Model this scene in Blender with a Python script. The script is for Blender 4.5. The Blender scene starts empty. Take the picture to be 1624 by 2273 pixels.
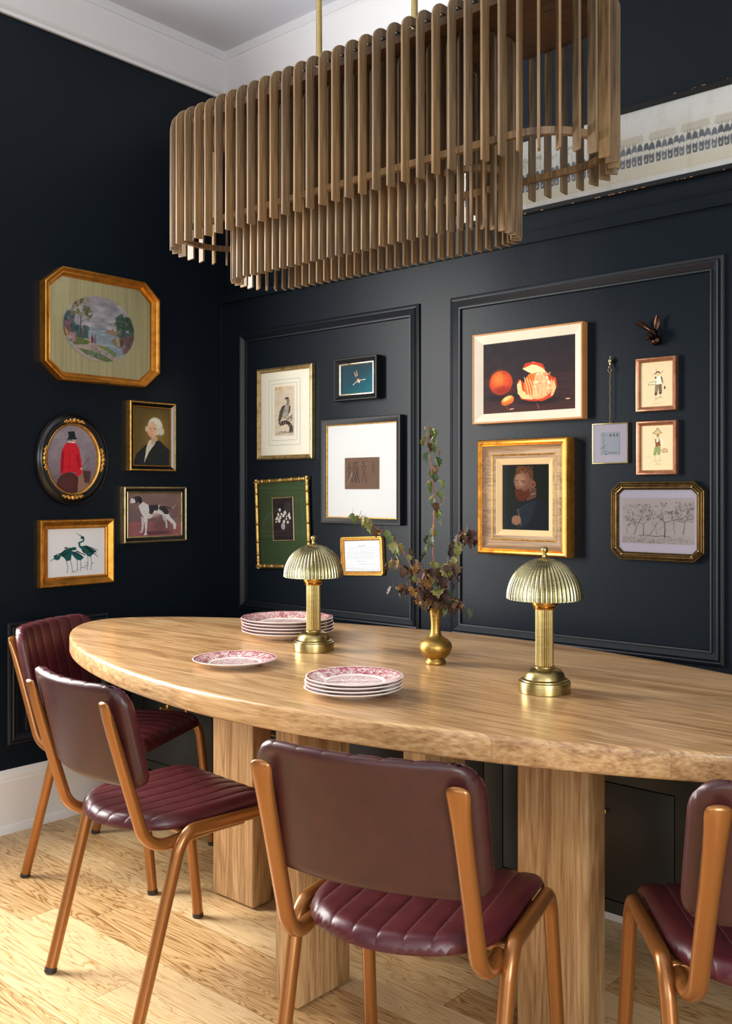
import bpy, bmesh, math, random
import numpy as np
from mathutils import Vector, Matrix
PI = math.pi
random.seed(7)
SC = bpy.context.scene
COL = SC.collection

# ------------------------------------------------------------------ camera
cam = bpy.data.objects.new('camera', bpy.data.cameras.new('camera'))
COL.objects.link(cam)
cam.location = (3.3215, -2.805, 1.24)
cam.rotation_euler = (PI / 2, 0, math.radians(41.325))
cam.data.sensor_fit = 'HORIZONTAL'
cam.data.sensor_width = 36
cam.data.lens = 36 * 2146.4 / 1624
cam.data.shift_y = -43.6 / 1624
cam.data.clip_start = .05
SC.camera = cam

# ------------------------------------------------------------------ world, lights, exposure
SC.view_settings.view_transform = 'Standard'
SC.view_settings.look = 'None'
SC.view_settings.exposure = 0.4
SC.view_settings.gamma = 1.0
world = bpy.data.worlds.new('world')
SC.world = world
world.use_nodes = True
world.node_tree.nodes['Background'].inputs[0].default_value = (.75, .86, 1, 1)
world.node_tree.nodes['Background'].inputs[1].default_value = .9


def area(name, loc, rot, sx, sy, power, col):
    l = bpy.data.lights.new(name, 'AREA')
    l.shape = 'RECTANGLE'
    l.size = sx
    l.size_y = sy
    l.energy = power
    l.color = col
    o = bpy.data.objects.new(name, l)
    COL.objects.link(o)
    o.location = loc
    o.rotation_euler = rot
    return o


# daylight through the tall window in the left wall (just outside the opening)
area('window_daylight', (-.14, -1.80, 1.66), (0, -PI / 2, 0), 1.66, 1.0, 125, (1, .965, .91))
# soft fill added from behind the camera, placed in an unseen window
area('rear_fill_light', (3.1, -5.1, 1.75), (-PI / 2, 0, PI), 2.6, 1.7, 22, (.93, .96, 1))
# fill added to brighten the left wall, placed in an unseen right-hand window
area('right_fill_light', (5.32, -3.6, 1.7), (0, PI / 2, 0), 1.7, 1.7, 98, (.94, .98, 1))


# ------------------------------------------------------------------ materials
def lin(c):
    return tuple(((x / 255) / 12.92 if x / 255 <= .04045 else ((x / 255 + .055) / 1.055) ** 2.4) for x in c)


class NT:
    def __init__(s, name):
        s.m = bpy.data.materials.new(name)
        s.m.use_nodes = True
        s.t = s.m.node_tree
        s.b = s.t.nodes['Principled BSDF']

    def n(s, typ, props=None, **ins):
        nd = s.t.nodes.new('ShaderNode' + typ)
        for k, v in (props or {}).items():
            setattr(nd, k, v)
        for k, v in ins.items():
            key = int(k[1:]) if k[0] == 'i' and k[1:].isdigit() else k.replace('_', ' ')
            s.set(nd.inputs[key], v)
        return nd

    def set(s, sock, v):
        if isinstance(v, bpy.types.NodeSocket):
            s.t.links.new(v, sock)
        elif isinstance(v, bpy.types.Node):
            s.t.links.new(v.outputs[0], sock)
        else:
            sock.default_value = v

    def math(s, op, a, b=0.0):
        return s.n('Math', {'operation': op}, i0=a, i1=b).outputs[0]

    def ramp(s, fac, stops):
        r = s.n('ValToRGB')
        s.set(r.inputs[0], fac)
        e = r.color_ramp.elements
        while len(e) < len(stops):
            e.new(.5)
        for i, (p, c) in enumerate(stops):
            e[i].position = p
            e[i].color = (*c, 1)
        return r.outputs[0]

    def mix(s, fac, a, b, mode='MIX'):
        m = s.n('Mix', {'data_type': 'RGBA', 'blend_type': mode})
        s.set(m.inputs[0], fac)
        s.set(m.inputs[6], a)
        s.set(m.inputs[7], b)
        return m.outputs[2]

    def P(s, **k):
        for kk, v in k.items():
            s.set(s.b.inputs[kk.replace('_', ' ')], v)
        return s

    def bump(s, h, strength, dist=.001):
        b = s.n('Bump', None, Strength=strength, Distance=dist, Height=h)
        s.set(s.b.inputs['Normal'], b)
        return s

    def obj(s, scale=(1, 1, 1), out='Object'):
        tc = s.n('TexCoord')
        mp = s.n('Mapping')
        s.t.links.new(tc.outputs[out], mp.inputs[0])
        mp.inputs['Scale'].default_value = scale
        return mp.outputs[0]

    def noise(s, vec, scale, detail=3, rough=.5, dist=0):
        return s.n('TexNoise', None, Vector=vec, Scale=scale, Detail=detail, Roughness=rough, Distortion=dist).outputs[0]


def c4(c):
    return (*lin(c), 1)


def plain(name, col, rough=.5, metal=0, coat=0, var=.06, bump=0, bscale=200, spec=.5):
    t = NT(name)
    v = t.obj()
    nz = t.noise(v, 9, 4)
    base = lin(col)
    a = tuple(x * (1 - var) for x in base)
    b = tuple(min(1, x * (1 + var)) for x in base)
    t.P(Base_Color=t.ramp(nz, [(.3, a), (.7, b)]), Roughness=rough, Metallic=metal, Coat_Weight=coat)
    t.b.inputs['Specular IOR Level'].default_value = spec
    if bump:
        t.bump(t.noise(v, bscale, 3), bump)
    return t.m


def paint_dark(name, col, spec=.13):
    t = NT(name)
    v = t.obj((1, 1, 1))
    brush = t.noise(t.obj((6, 6, 60)), 6, 4, .6)
    pebble = t.noise(v, 130, 3, .6)
    hgt = t.math('ADD', t.math('MULTIPLY', brush, .5), pebble)
    t.P(Base_Color=c4(col), Roughness=.36)
    t.b.inputs['Specular IOR Level'].default_value = spec
    t.bump(hgt, .3, .0008)
    return t.m


def wood(name, axis, dark, mid, light, pitch=.13, rough=.34, coat=.15, seam=True, tone=.5):
    """straight-grained wood, grain along local axis 0/1/2, boards glued side by side."""
    t = NT(name)
    tc = t.n('TexCoord').outputs['Object']
    sp = t.n('SeparateXYZ', None, i0=tc)
    o = [sp.outputs[0], sp.outputs[1], sp.outputs[2]]
    al = o[axis]
    ac = o[1] if axis == 0 else o[0]
    th = o[2] if axis != 2 else o[1]
    board = t.math('FLOOR', t.math('DIVIDE', ac, pitch))
    rnd = t.n('TexWhiteNoise', {'noise_dimensions': '1D'}, W=board).outputs[0]
    off = t.math('MULTIPLY', rnd, 17.0)
    vec = t.n('CombineXYZ', None, i0=t.math('ADD', al, off), i1=t.math('MULTIPLY', ac, 13.0), i2=t.math('MULTIPLY', th, 13.0))
    big = t.noise(vec, 1.3, 3, .5, .6)
    rings = t.math('SINE', t.math('MULTIPLY', big, 42.0))
    vec2 = t.n('CombineXYZ', None, i0=t.math('MULTIPLY', al, 9.0), i1=t.math('MULTIPLY', ac, 210.0), i2=t.math('MULTIPLY', th, 210.0))
    fine = t.noise(vec2, 1.0, 4, .6)
    f = t.math('ADD', t.math('MULTIPLY', rings, .085), t.math('MULTIPLY', fine, .82))
    f = t.math('ADD', f, t.math('MULTIPLY', t.math('SUBTRACT', rnd, .5), .35 * tone))
    f = t.math('ADD', f, t.math('MULTIPLY', t.math('SUBTRACT', big, .5), .5))
    col = t.ramp(f, [(.14, dark), (.42, mid), (.74, light)])
    if seam:
        fr = t.math('FRACT', t.math('DIVIDE', ac, pitch))
        ed = t.math('LESS_THAN', fr, .008)
        col = t.mix(t.math('MULTIPLY', ed, .25), col, (*[x * .6 for x in dark], 1))
    t.P(Base_Color=col, Roughness=t.math('ADD', t.math('MULTIPLY', fine, .16), rough - .08), Coat_Weight=coat, Coat_Roughness=.22)
    t.bump(fine, .12, .0006)
    return t.m


def floor_mat():
    t = NT('oak_floorboards')
    tc = t.n('TexCoord').outputs['Object']
    sp = t.n('SeparateXYZ', None, i0=tc)
    x, y = sp.outputs[0], sp.outputs[1]
    W = .1075
    yy = t.math('DIVIDE', t.math('ADD', y, 1.25 + W * 60), W)
    row = t.math('FLOOR', yy)
    r1 = t.n('TexWhiteNoise', {'noise_dimensions': '1D'}, W=row).outputs[0]
    xx = t.math('DIVIDE', t.math('ADD', x, t.math('MULTIPLY', r1, 5.7)), 1.25)
    pl = t.math('FLOOR', xx)
    cid = t.n('CombineXYZ', None, i0=row, i1=pl, i2=3.3)
    r2 = t.n('TexWhiteNoise', {'noise_dimensions': '3D'}, Vector=cid).outputs[0]
    off = t.math('MULTIPLY', r2, 23.0)
    vec = t.n('CombineXYZ', None, i0=t.math('ADD', t.math('MULTIPLY', x, 1.1), off), i1=t.math('ADD', t.math('MULTIPLY', y, 12.0), off), i2=off)
    big = t.noise(vec, 1.5, 3, .5, .9)
    rings = t.math('POWER', t.math('ABSOLUTE', t.math('SINE', t.math('MULTIPLY', big, 46.0))), .38)
    vec2 = t.n('CombineXYZ', None, i0=t.math('MULTIPLY', x, 11.0), i1=t.math('MULTIPLY', y, 330.0), i2=off)
    fine = t.noise(vec2, 1.0, 4, .65)
    f = t.math('ADD', t.math('MULTIPLY', rings, .52), t.math('MULTIPLY', fine, .56))
    f = t.math('ADD', f, t.math('MULTIPLY', t.math('SUBTRACT', r2, .5), .36))
    col = t.ramp(f, [(.26, lin((132, 90, 48))), (.46, lin((172, 130, 80))), (.66, lin((208, 170, 118))), (.9, lin((228, 198, 150)))])
    e1 = t.math('LESS_THAN', t.math('FRACT', yy), .014)
    e2 = t.math('LESS_THAN', t.math('FRACT', xx), .0016)
    ed = t.math('MAXIMUM', e1, e2)
    col = t.mix(t.math('MULTIPLY', ed, .6), col, c4((96, 66, 36)))
    t.P(Base_Color=col, Roughness=t.math('ADD', t.math('MULTIPLY', fine, .2), .24), Coat_Weight=.1)
    h = t.math('SUBTRACT', t.math('MULTIPLY', fine, .35), t.math('MULTIPLY', ed, 1.2))
    t.bump(h, .25, .001)
    return t.m


def leather(name, col):
    t = NT(name)
    v = t.obj()
    nz = t.noise(v, 22, 6, .65)
    b = lin(col)
    red = (b[0] * 1.25, b[1] * 1.05, b[2] * .9)
    dk = tuple(q * .72 for q in b)
    t.P(Base_Color=t.ramp(nz, [(.3, dk), (.55, b), (.75, red)]), Roughness=t.math('ADD', t.math('MULTIPLY', nz, .14), .31), Coat_Weight=.06, Coat_Roughness=.3)
    vo = t.n('TexVoronoi', {'feature': 'DISTANCE_TO_EDGE'}, Vector=v, Scale=420.0).outputs[0]
    t.bump(vo, .12, .0006)
    return t.m


def metalm(name, col, rough, var=.12, aniso=0):
    t = NT(name)
    v = t.obj((1, 1, 6))
    nz = t.noise(v, 40, 4, .6)
    b = lin(col)
    t.P(Base_Color=t.ramp(nz, [(.3, tuple(x * (1 - var) for x in b)), (.7, tuple(min(1, x * (1 + var)) for x in b))]), Metallic=1.0,
        Roughness=t.math('ADD', t.math('MULTIPLY', nz, .1), rough - .05), Anisotropic=aniso)
    return t.m


def gilt(name, col, rough=.36, scale=60, wear=(70, 40, 14)):
    t = NT(name)
    v = t.obj()
    nz = t.noise(v, scale, 5, .7)
    nz2 = t.noise(v, 14, 3)
    base = t.mix(t.ramp(nz, [(.30, (.25, .25, .25)), (.56, (1, 1, 1))]), c4(wear), c4(col))
    base = t.mix(t.math('MULTIPLY', nz2, .35), base, c4(tuple(min(255, q * 1.15) for q in col)))
    t.P(Base_Color=base, Metallic=.85, Roughness=t.math('ADD', t.math('MULTIPLY', nz, .2), rough - .1))
    t.bump(nz, .15, .0007)
    return t.m


def transfer(name, rr):
    """cream china printed with a red floral border and a central scene; radius measured from object origin."""
    t = NT(name)
    tc = t.n('TexCoord').outputs['Object']
    sp = t.n('SeparateXYZ', None, i0=tc)
    r = t.math('DIVIDE', t.math('SQRT', t.math('ADD', t.math('MULTIPLY', sp.outputs[0], sp.outputs[0]), t.math('MULTIPLY', sp.outputs[1], sp.outputs[1]))), rr)
    flat = t.n('CombineXYZ', None, i0=sp.outputs[0], i1=sp.outputs[1])
    n1 = t.noise(flat, 62, 3, .6, 1.6)
    n2 = t.noise(flat, 150, 3, .7, 2.2)
    vo = t.n('TexVoronoi', None, Vector=flat, Scale=46.0).outputs[0]
    petals = t.math('SINE', t.math('MULTIPLY', vo, 30.0))
    a = t.ramp(n1, [(.46, (0, 0, 0)), (.56, (1, 1, 1))])
    b = t.ramp(t.math('ADD', t.math('MULTIPLY', petals, .2), n2), [(.46, (0, 0, 0)), (.62, (1, 1, 1))])
    ink = t.math('MULTIPLY', t.math('MAXIMUM', a, t.math('MULTIPLY', b, .75)), .95)
    rim = t.math('MULTIPLY', t.math('GREATER_THAN', r, .64), t.math('LESS_THAN', r, .965))
    cen = t.math('MULTIPLY', t.math('LESS_THAN', r, .545), .62)
    ring = t.math('MULTIPLY', t.math('LESS_THAN', t.math('ABSOLUTE', t.math('SUBTRACT', r, .555)), .008), .9)
    edge = t.math('MULTIPLY', t.math('LESS_THAN', t.math('ABSOLUTE', t.math('SUBTRACT', r, .955)), .022), t.math('GREATER_THAN', n2, .42))
    up = t.math('GREATER_THAN', t.n('SeparateXYZ', None, i0=t.n('NewGeometry').outputs['Normal']).outputs[2], .25)
    m = t.math('MULTIPLY', t.math('MAXIMUM', t.math('MAXIMUM', t.math('MULTIPLY', ink, t.math('MAXIMUM', rim, cen)), ring), edge), up)
    shade = t.ramp(n2, [(.35, lin((120, 22, 44))), (.6, lin((190, 92, 108)))])
    wash = t.mix(t.math('MULTIPLY', t.math('MAXIMUM', rim, cen), t.math('MULTIPLY', up, .13)), c4((246, 234, 226)), c4((226, 150, 160)))
    t.P(Base_Color=t.mix(m, wash, shade), Roughness=.14, Coat_Weight=.4)
    return t.m


def art_mat(name, rough=.6, coat=0):
    t = NT(name)
    at = t.n('Attribute', {'attribute_name': 'Col'})
    t.P(Base_Color=at.outputs[0], Roughness=rough, Coat_Weight=coat, Coat_Roughness=.08)
    t.b.inputs['Specular IOR Level'].default_value = .15
    return t.m


def glass_mat():
    t = NT('picture_glass')
    tr = t.n('BsdfTransparent')
    gl = t.n('BsdfGlossy', None, Roughness=.02)
    fr = t.n('Fresnel', None, IOR=1.45)
    mx = t.n('MixShader')
    t.t.links.new(fr.outputs[0], mx.inputs[0])
    t.t.links.new(tr.outputs[0], mx.inputs[1])
    t.t.links.new(gl.outputs[0], mx.inputs[2])
    t.t.links.new(mx.outputs[0], t.t.nodes['Material Output'].inputs[0])
    return t.m


M = {}
M['wall'] = paint_dark('dark_navy_paint', (17, 24, 31))
M['trimdark'] = paint_dark('dark_navy_trim_paint', (14, 20, 27), .42)
M['cab'] = plain('dark_cabinet_paint', (40, 42, 40), .38, bump=.1, bscale=300)
M['ceil'] = plain('ceiling_paint', (206, 212, 226), .8, var=.01)
M['crown'] = plain('white_crown_paint', (208, 209, 214), .5, var=.01)
M['base'] = plain('white_baseboard_paint', (232, 228, 222), .4, var=.01)
M['shell'] = plain('warm_plaster', (178, 172, 162), .8, var=.02)
M['floor'] = floor_mat()
TW = dict(dark=lin((140, 102, 64)), mid=lin((188, 148, 102)), light=lin((220, 188, 142)))
M['tabletop'] = wood('mango_wood_top', 0, pitch=.118, rough=.30, coat=.25, **TW)
M['tableleg'] = wood('mango_wood_leg', 2, pitch=.09, rough=.42, coat=.05, **TW)
FW = dict(dark=lin((74, 58, 42)), mid=lin((112, 91, 66)), light=lin((144, 120, 90)))
M['fin'] = wood('walnut_stained_fin', 2, pitch=.5, rough=.45, coat=0, seam=False, tone=1, **FW)
M['fin2'] = wood('walnut_stained_fin_warm', 2, pitch=.5, rough=.45, coat=0, seam=False, tone=1, dark=lin((82, 62, 42)), mid=lin((124, 98, 66)), light=lin((154, 126, 90)))
M['finplate'] = wood('walnut_stained_board', 0, pitch=.12, rough=.5, coat=0, dark=lin((58, 40, 26)), mid=lin((90, 64, 42)), light=lin((112, 82, 56)))
M['leather'] = leather('burgundy_leather', (78, 27, 35))
M['leather_back'] = leather('burgundy_leather_back', (64, 27, 27))
M['stitch'] = plain('pale_stitching', (128, 82, 88), .6)
M['seam'] = plain('dark_seam_cord', (58, 22, 28), .5)
M['tube'] = NT('caramel_bronze_powder_coat').P(Base_Color=c4((158, 102, 50)), Metallic=.6, Roughness=.3, Coat_Weight=.4, Coat_Roughness=.15).m
M['rubber'] = plain('dark_rubber', (45, 38, 34), .6)
M['ply'] = plain('seat_board', (150, 140, 90), .6)
M['brass'] = metalm('antique_brass', (178, 158, 104), .3)
M['brasslt'] = metalm('pale_brass', (178, 170, 130), .27)
M['brasswarm'] = metalm('warm_brass', (196, 146, 72), .3)
M['vase'] = metalm('hammered_gold_brass', (170, 136, 70), .42, .3)
M['bronze'] = metalm('dark_bronze', (62, 44, 36), .3, .3)
M['china'] = transfer('red_transferware', .11)
M['china_big'] = transfer('red_transferware_large', .1465)
M['gold'] = gilt('gilt_frame', (214, 164, 84))
M['goldor'] = gilt('orange_gilt_frame', (212, 146, 58), .32, 25, (120, 66, 20))
M['golddk'] = gilt('old_gold_frame', (176, 126, 60), .42, 90, (84, 56, 26))
M['champ'] = gilt('champagne_gold', (200, 178, 132), .3, 40, (120, 98, 60))
M['bamboo'] = gilt('bamboo_gilt', (196, 158, 90), .34, 70, (110, 80, 34))
M['antq'] = gilt('antique_brass_frame', (120, 96, 58), .3, 50, (42, 32, 20))
M['silver'] = gilt('silver_gilt', (214, 204, 176), .3, 60, (140, 126, 90))
M['rose'] = gilt('rosy_wood_frame', (168, 118, 92), .42, 45, (104, 62, 44))
M['black'] = plain('black_lacquer', (16, 16, 18), .22)
M['blackmatt'] = plain('black_frame_wood', (17, 18, 20), .42, spec=.25)
M['walnutf'] = wood('weathered_oak_frame', 0, pitch=.5, rough=.55, coat=0, seam=False, dark=lin((100, 74, 48)), mid=lin((146, 114, 80)), light=lin((176, 146, 108)))
M['linen'] = plain('linen_liner', (206, 176, 130), .9, bump=.3, bscale=900)
M['oakf'] = plain('oak_frame_edge', (176, 120, 66), .5, var=.15)
M['creamf'] = plain('cream_frame_face', (208, 198, 178), .5, var=.05)
M['matw'] = plain('white_mat_board', (204, 206, 206), .9, var=.01)
M['matc'] = plain('cream_mat_board', (226, 222, 208), .9, var=.01)
M['matlil'] = plain('cool_white_mat_board', (228, 222, 236), .9, var=.01)
M['matgreen'] = plain('green_mat_board', (50, 72, 34), .8, var=.08)
M['inkline'] = plain('grey_ruled_line', (150, 150, 140), .9)
M['art'] = art_mat('painted_art')
M['glass'] = glass_mat()
M['stem'] = plain('reddish_brown_stem', (140, 84, 64), .6, var=.25)
LEAF = [plain('leaf_green', (92, 108, 54), .6, var=.3), plain('leaf_olive', (126, 122, 66), .6, var=.3), plain('leaf_brown', (88, 62, 38), .6, var=.35),
        plain('leaf_maroon', (64, 38, 34), .6, var=.35), plain('leaf_deep_green', (60, 76, 48), .6, var=.3), plain('leaf_ochre', (124, 88, 42), .6, var=.3)]
M['bud'] = plain('seed_head', (150, 124, 50), .7, var=.3)
M['wframe'] = plain('window_frame_paint', (225, 225, 222), .5, var=.01)


def silk():
    t = NT('olive_silk_mat')
    st = t.noise(t.obj((60, 60, .8)), 3, 3, .7)
    st = t.noise(t.n('Mapping', None, Vector=t.n('TexCoord').outputs['Object'], Scale=(90, 2, 1)), 1, 4, .7)
    t.P(Base_Color=t.ramp(st, [(.35, lin((176, 166, 124))), (.6, lin((196, 187, 146))), (.8, lin((214, 206, 166)))]), Roughness=.55)
    return t.m


M['silk'] = silk()


# ------------------------------------------------------------------ mesh helpers
class MB:
    def __init__(s):
        s.v = []
        s.f = []
        s.mi = []

    def add(s, vs, fs, mi=0):
        o = len(s.v)
        s.v += [tuple(p) for p in vs]
        s.f += [tuple(i + o for i in f) for f in fs]
        s.mi += [mi] * len(fs)

    def box(s, x0, x1, y0, y1, z0, z1, mi=0):
        vs = [(x, y, z) for z in (z0, z1) for y in (y0, y1) for x in (x0, x1)]
        s.add(vs, [(0, 2, 3, 1), (4, 5, 7, 6), (0, 1, 5, 4), (2, 6, 7, 3), (0, 4, 6, 2), (1, 3, 7, 5)], mi)
        return s

    def tube(s, path, rad, n=12, ref=None, caps=True, mi=0):
        P = [Vector(p) for p in path]
        k = len(P)
        if not isinstance(rad, (list, tuple)) or (len(rad) == 2 and k != 2 and not isinstance(rad[0], (list, tuple))):
            rad = [rad] * k
        T = [(P[min(i + 1, k - 1)] - P[max(i - 1, 0)]).normalized() for i in range(k)]
        if ref is None:
            ref = Vector((0, 0, 1)) if abs(T[0].z) < .9 else Vector((1, 0, 0))
        B = Vector(ref)
        vs = []
        for i in range(k):
            B = (B - T[i] * B.dot(T[i])).normalized()
            N = T[i].cross(B)
            r = rad[i]
            a, b = r if isinstance(r, (list, tuple)) else (r, r)
            for j in range(n):
                t = 2 * PI * j / n
                vs.append(P[i] + B * (a * math.cos(t)) + N * (b * math.sin(t)))
        fs = [(i * n + j, i * n + (j + 1) % n, (i + 1) * n + (j + 1) % n, (i + 1) * n + j) for i in range(k - 1) for j in range(n)]
        if caps:
            fs.append(tuple(range(n - 1, -1, -1)))
            fs.append(tuple((k - 1) * n + j for j in range(n)))
        s.add(vs, fs, mi)
        return s

    def lathe(s, prof, n=48, flute=None, mi=0, cx=0, cy=0):
        """prof [(r,z)]; flute(i,theta,r,z)->r"""
        vs = []
        for i, (r, z) in enumerate(prof):
            for j in range(n):
                t = 2 * PI * j / n
                q = flute(i, t, r, z) if flute else r
                vs.append((cx + q * math.cos(t), cy + q * math.sin(t), z))
        k = len(prof)
        fs = [(i * n + j, i * n + (j + 1) % n, (i + 1) * n + (j + 1) % n, (i + 1) * n + j) for i in range(k - 1) for j in range(n)]
        s.add(vs, fs, mi)
        return s

    def ball(s, c, r, n=10, m=7, mi=0):
        rx, ry, rz = r if isinstance(r, (list, tuple)) else (r, r, r)
        vs = [(c[0], c[1], c[2] + rz)]
        for i in range(1, m):
            a = PI * i / m
            for j in range(n):
                b = 2 * PI * j / n
                vs.append((c[0] + rx * math.sin(a) * math.cos(b), c[1] + ry * math.sin(a) * math.sin(b), c[2] + rz * math.cos(a)))
        vs.append((c[0], c[1], c[2] - rz))
        L = len(vs) - 1
        fs = [(0, 1 + j, 1 + (j + 1) % n) for j in range(n)]
        for i in range(m - 2):
            for j in range(n):
                a, b = 1 + i * n + j, 1 + i * n + (j + 1) % n
                fs.append((a, a + n, b + n, b))
        fs += [(L, 1 + (m - 2) * n + (j + 1) % n, 1 + (m - 2) * n + j) for j in range(n)]
        s.add(vs, fs, mi)
        return s

    def sweep(s, poly, prof, mi=0, closed=True):
        """mitred moulding: poly = outer corner points (x,y) ccw, prof = [(inset, height)] ordered."""
        n = len(poly)
        P = [Vector(p) for p in poly]
        dirs = []
        for i in range(n):
            e0 = (P[i] - P[i - 1]).normalized()
            e1 = (P[(i + 1) % n] - P[i]).normalized()
            n0 = Vector((-e0.y, e0.x))
            n1 = Vector((-e1.y, e1.x))
            d = (n0 + n1)
            dirs.append(d / (1 + n0.dot(n1)))
        vs = []
        for (a, h) in prof:
            for i in range(n):
                q = P[i] + dirs[i] * a
                vs.append((q.x, q.y, h))
        k = len(prof)
        fs = [(i * n + j, i * n + (j + 1) % n, (i + 1) * n + (j + 1) % n, (i + 1) * n + j) for i in range(k - 1) for j in range(n)]
        s.add(vs, fs, mi)
        return s

    def build(s, name, mat, parent=None, smooth=False, bevel=0, seg=2, loc=None, rot=None, auto=40):
        me = bpy.data.meshes.new(name)
        me.from_pydata(s.v, [], s.f)
        for m in (mat if isinstance(mat, (list, tuple)) else [mat]):
            me.materials.append(m)
        for p, mi in zip(me.polygons, s.mi):
            p.material_index = mi
        bm = bmesh.new()
        bm.from_mesh(me)
        bmesh.ops.remove_doubles(bm, verts=bm.verts, dist=1e-6)
        bmesh.ops.recalc_face_normals(bm, faces=bm.faces)
        if bevel:
            es = [e for e in bm.edges if len(e.link_faces) == 2 and e.calc_face_angle(0) > math.radians(35)]
            bmesh.ops.bevel(bm, geom=es, offset=bevel, segments=seg, profile=.5, affect='EDGES')
            smooth = True
        if smooth:
            for f in bm.faces:
                f.smooth = True
            for e in bm.edges:
                if len(e.link_faces) == 2 and e.calc_face_angle(0) > math.radians(auto):
                    e.smooth = False
        bm.to_mesh(me)
        bm.free()
        o = bpy.data.objects.new(name, me)
        COL.objects.link(o)
        if parent:
            o.parent = parent
        if loc:
            o.location = loc
        if rot:
            o.rotation_euler = rot
        return o


def tag(o, label, cat, group=None):
    o['label'] = label
    o['category'] = cat
    if group:
        o['group'] = group
    return o


def thing(name, label, cat, loc, rot=(0, 0, 0), group=None):
    o = bpy.data.objects.new(name, None)
    o.empty_display_size = .05
    COL.objects.link(o)
    o.location = loc
    o.rotation_euler = rot
    return tag(o, label, cat, group)


def struct(o):
    o['kind'] = 'structure'
    return o


def kids(o):
    return [c for c in bpy.data.objects if c.parent == o]


def dup(o, loc=None, rot=None, parent=None, label=None):
    c = o.copy()
    COL.objects.link(c)
    c.parent = parent
    if loc is not None:
        c.location = loc
    if rot is not None:
        c.rotation_euler = rot
    if label:
        c['label'] = label
    for k in kids(o):
        dup(k, parent=c)
    return c


def fillet(pts, rads, n=8):
    P = [Vector(p) for p in pts]
    out = [P[0]]
    for i in range(1, len(P) - 1):
        r = rads[i - 1]
        d0 = (P[i - 1] - P[i])
        d1 = (P[i + 1] - P[i])
        r0 = min(r, d0.length * .49)
        r1 = min(r, d1.length * .49)
        a = P[i] + d0.normalized() * r0
        b = P[i] + d1.normalized() * r1
        for k in range(n + 1):
            t = k / n
            # rational-ish arc: blend of quadratic bezier
            w = .72
            den = (1 - t) ** 2 + 2 * w * t * (1 - t) + t * t
            out.append((a * (1 - t) ** 2 + P[i] * (2 * w * t * (1 - t)) + b * t * t) / den)
    out.append(P[-1])
    return out


# ------------------------------------------------------------------ room shell
X1, Y0, H = 5.2, -5.0, 3.155
struct(MB().box(-.15, X1 + .1, Y0 - .1, .2, -.06, 0).build('floor', M['floor']))
struct(MB().box(-.15, X1 + .1, Y0 - .1, .2, H, H + .08).build('ceiling', M['ceil']))
# left wall with its window opening (y -2.32..-1.28, z .8..2.52)
w = MB()
w.box(-.15, 0, -1.28, .2, 0, H)
w.box(-.15, 0, Y0 - .1, -2.32, 0, H)
w.box(-.15, 0, -2.32, -1.28, 0, .8)
w.box(-.15, 0, -2.32, -1.28, 2.52, H)
struct(w.build('wall_left', M['wall']))
# back wall: wainscot plane y=0 below the ledge, upper wall set back to y=.03
w = MB()
w.box(0, X1, 0, .2, 0, 2.09)
w.box(0, X1, .03, .2, 2.09, H)
struct(w.build('wall_back', M['wall']))
w = MB()
w.box(-.15, 1.8, Y0 - .1, Y0, 0, H)
w.box(4.4, X1 + .1, Y0 - .1, Y0, 0, H)
w.box(1.8, 4.4, Y0 - .1, Y0, 0, .9)
w.box(1.8, 4.4, Y0 - .1, Y0, 2.6, H)
struct(w.build('wall_front', M['shell']))
w = MB()
w.box(X1, X1 + .1, -2.7, .2, 0, H)
w.box(X1, X1 + .1, Y0, -4.5, 0, H)
w.box(X1, X1 + .1, -4.5, -2.7, 0, .8)
w.box(X1, X1 + .1, -4.5, -2.7, 2.6, H)
struct(w.build('wall_right', M['shell']))


def window(name, frame):
    o = frame.build(name, M['wframe'], bevel=.003)
    return struct(o)


f = MB()
for y in (-2.32, -1.33):
    f.box(-.11, -.05, y, y + .05, .8, 2.52)
for z in (.8, 1.64, 2.47):
    f.box(-.11, -.05, -2.32, -1.28, z, z + .05)
window('window_1', f)
f = MB()
for x in (1.8, 2.64, 3.5, 4.34):
    f.box(x, x + .06, Y0 - .08, Y0 - .02, .9, 2.6)
for z in (.9, 1.7, 2.54):
    f.box(1.8, 4.4, Y0 - .08, Y0 - .02, z, z + .06)
window('added_rear_window', f)  # unseen window, added to hold the rear fill light
f = MB()
for y in (-4.5, -3.63, -2.75):
    f.box(X1 + .03, X1 + .08, y, y + .05, .8, 2.6)
for z in (.8, 1.68, 2.55):
    f.box(X1 + .03, X1 + .08, -4.5, -2.7, z, z + .05)
window('added_right_window', f)  # unseen window, added to hold the fill for the left wall

# crown moulding: white sloping cove with a lip, mitred in the corner (left wall + back wall)
prof = [(0, 2.985), (.012, 2.985), (.014, 2.998), (.02, 3.003), (.026, 3.01), (.074, 3.105), (.078, 3.118), (.082, 3.12), (.084, H + .005)]


def run_moulding(mb, prof, face):
    """face(d,s,z): d = distance from the wall, s = 0 corner / 1 far end"""
    k = len(prof)
    vs = [face(d, s, z) for s in (0, 1) for d, z in prof]
    mb.add(vs, [(i, i + 1, k + i + 1, k + i) for i in range(k - 1)])


c = MB()
run_moulding(c, prof, lambda d, s, z: (d, Y0 if s else .03 - d, z))
struct(c.build('trim_1', M['crown']))
c = MB()
run_moulding(c, prof, lambda d, s, z: (X1 if s else d, .03 - d, z))
struct(c.build('trim_2', M['crown']))
# picture ledge on the back wall
struct(MB().box(0.0, X1, -.014, .03, 2.075, 2.112).build('trim_3', M['wall'], bevel=.0015, seg=1))

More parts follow.
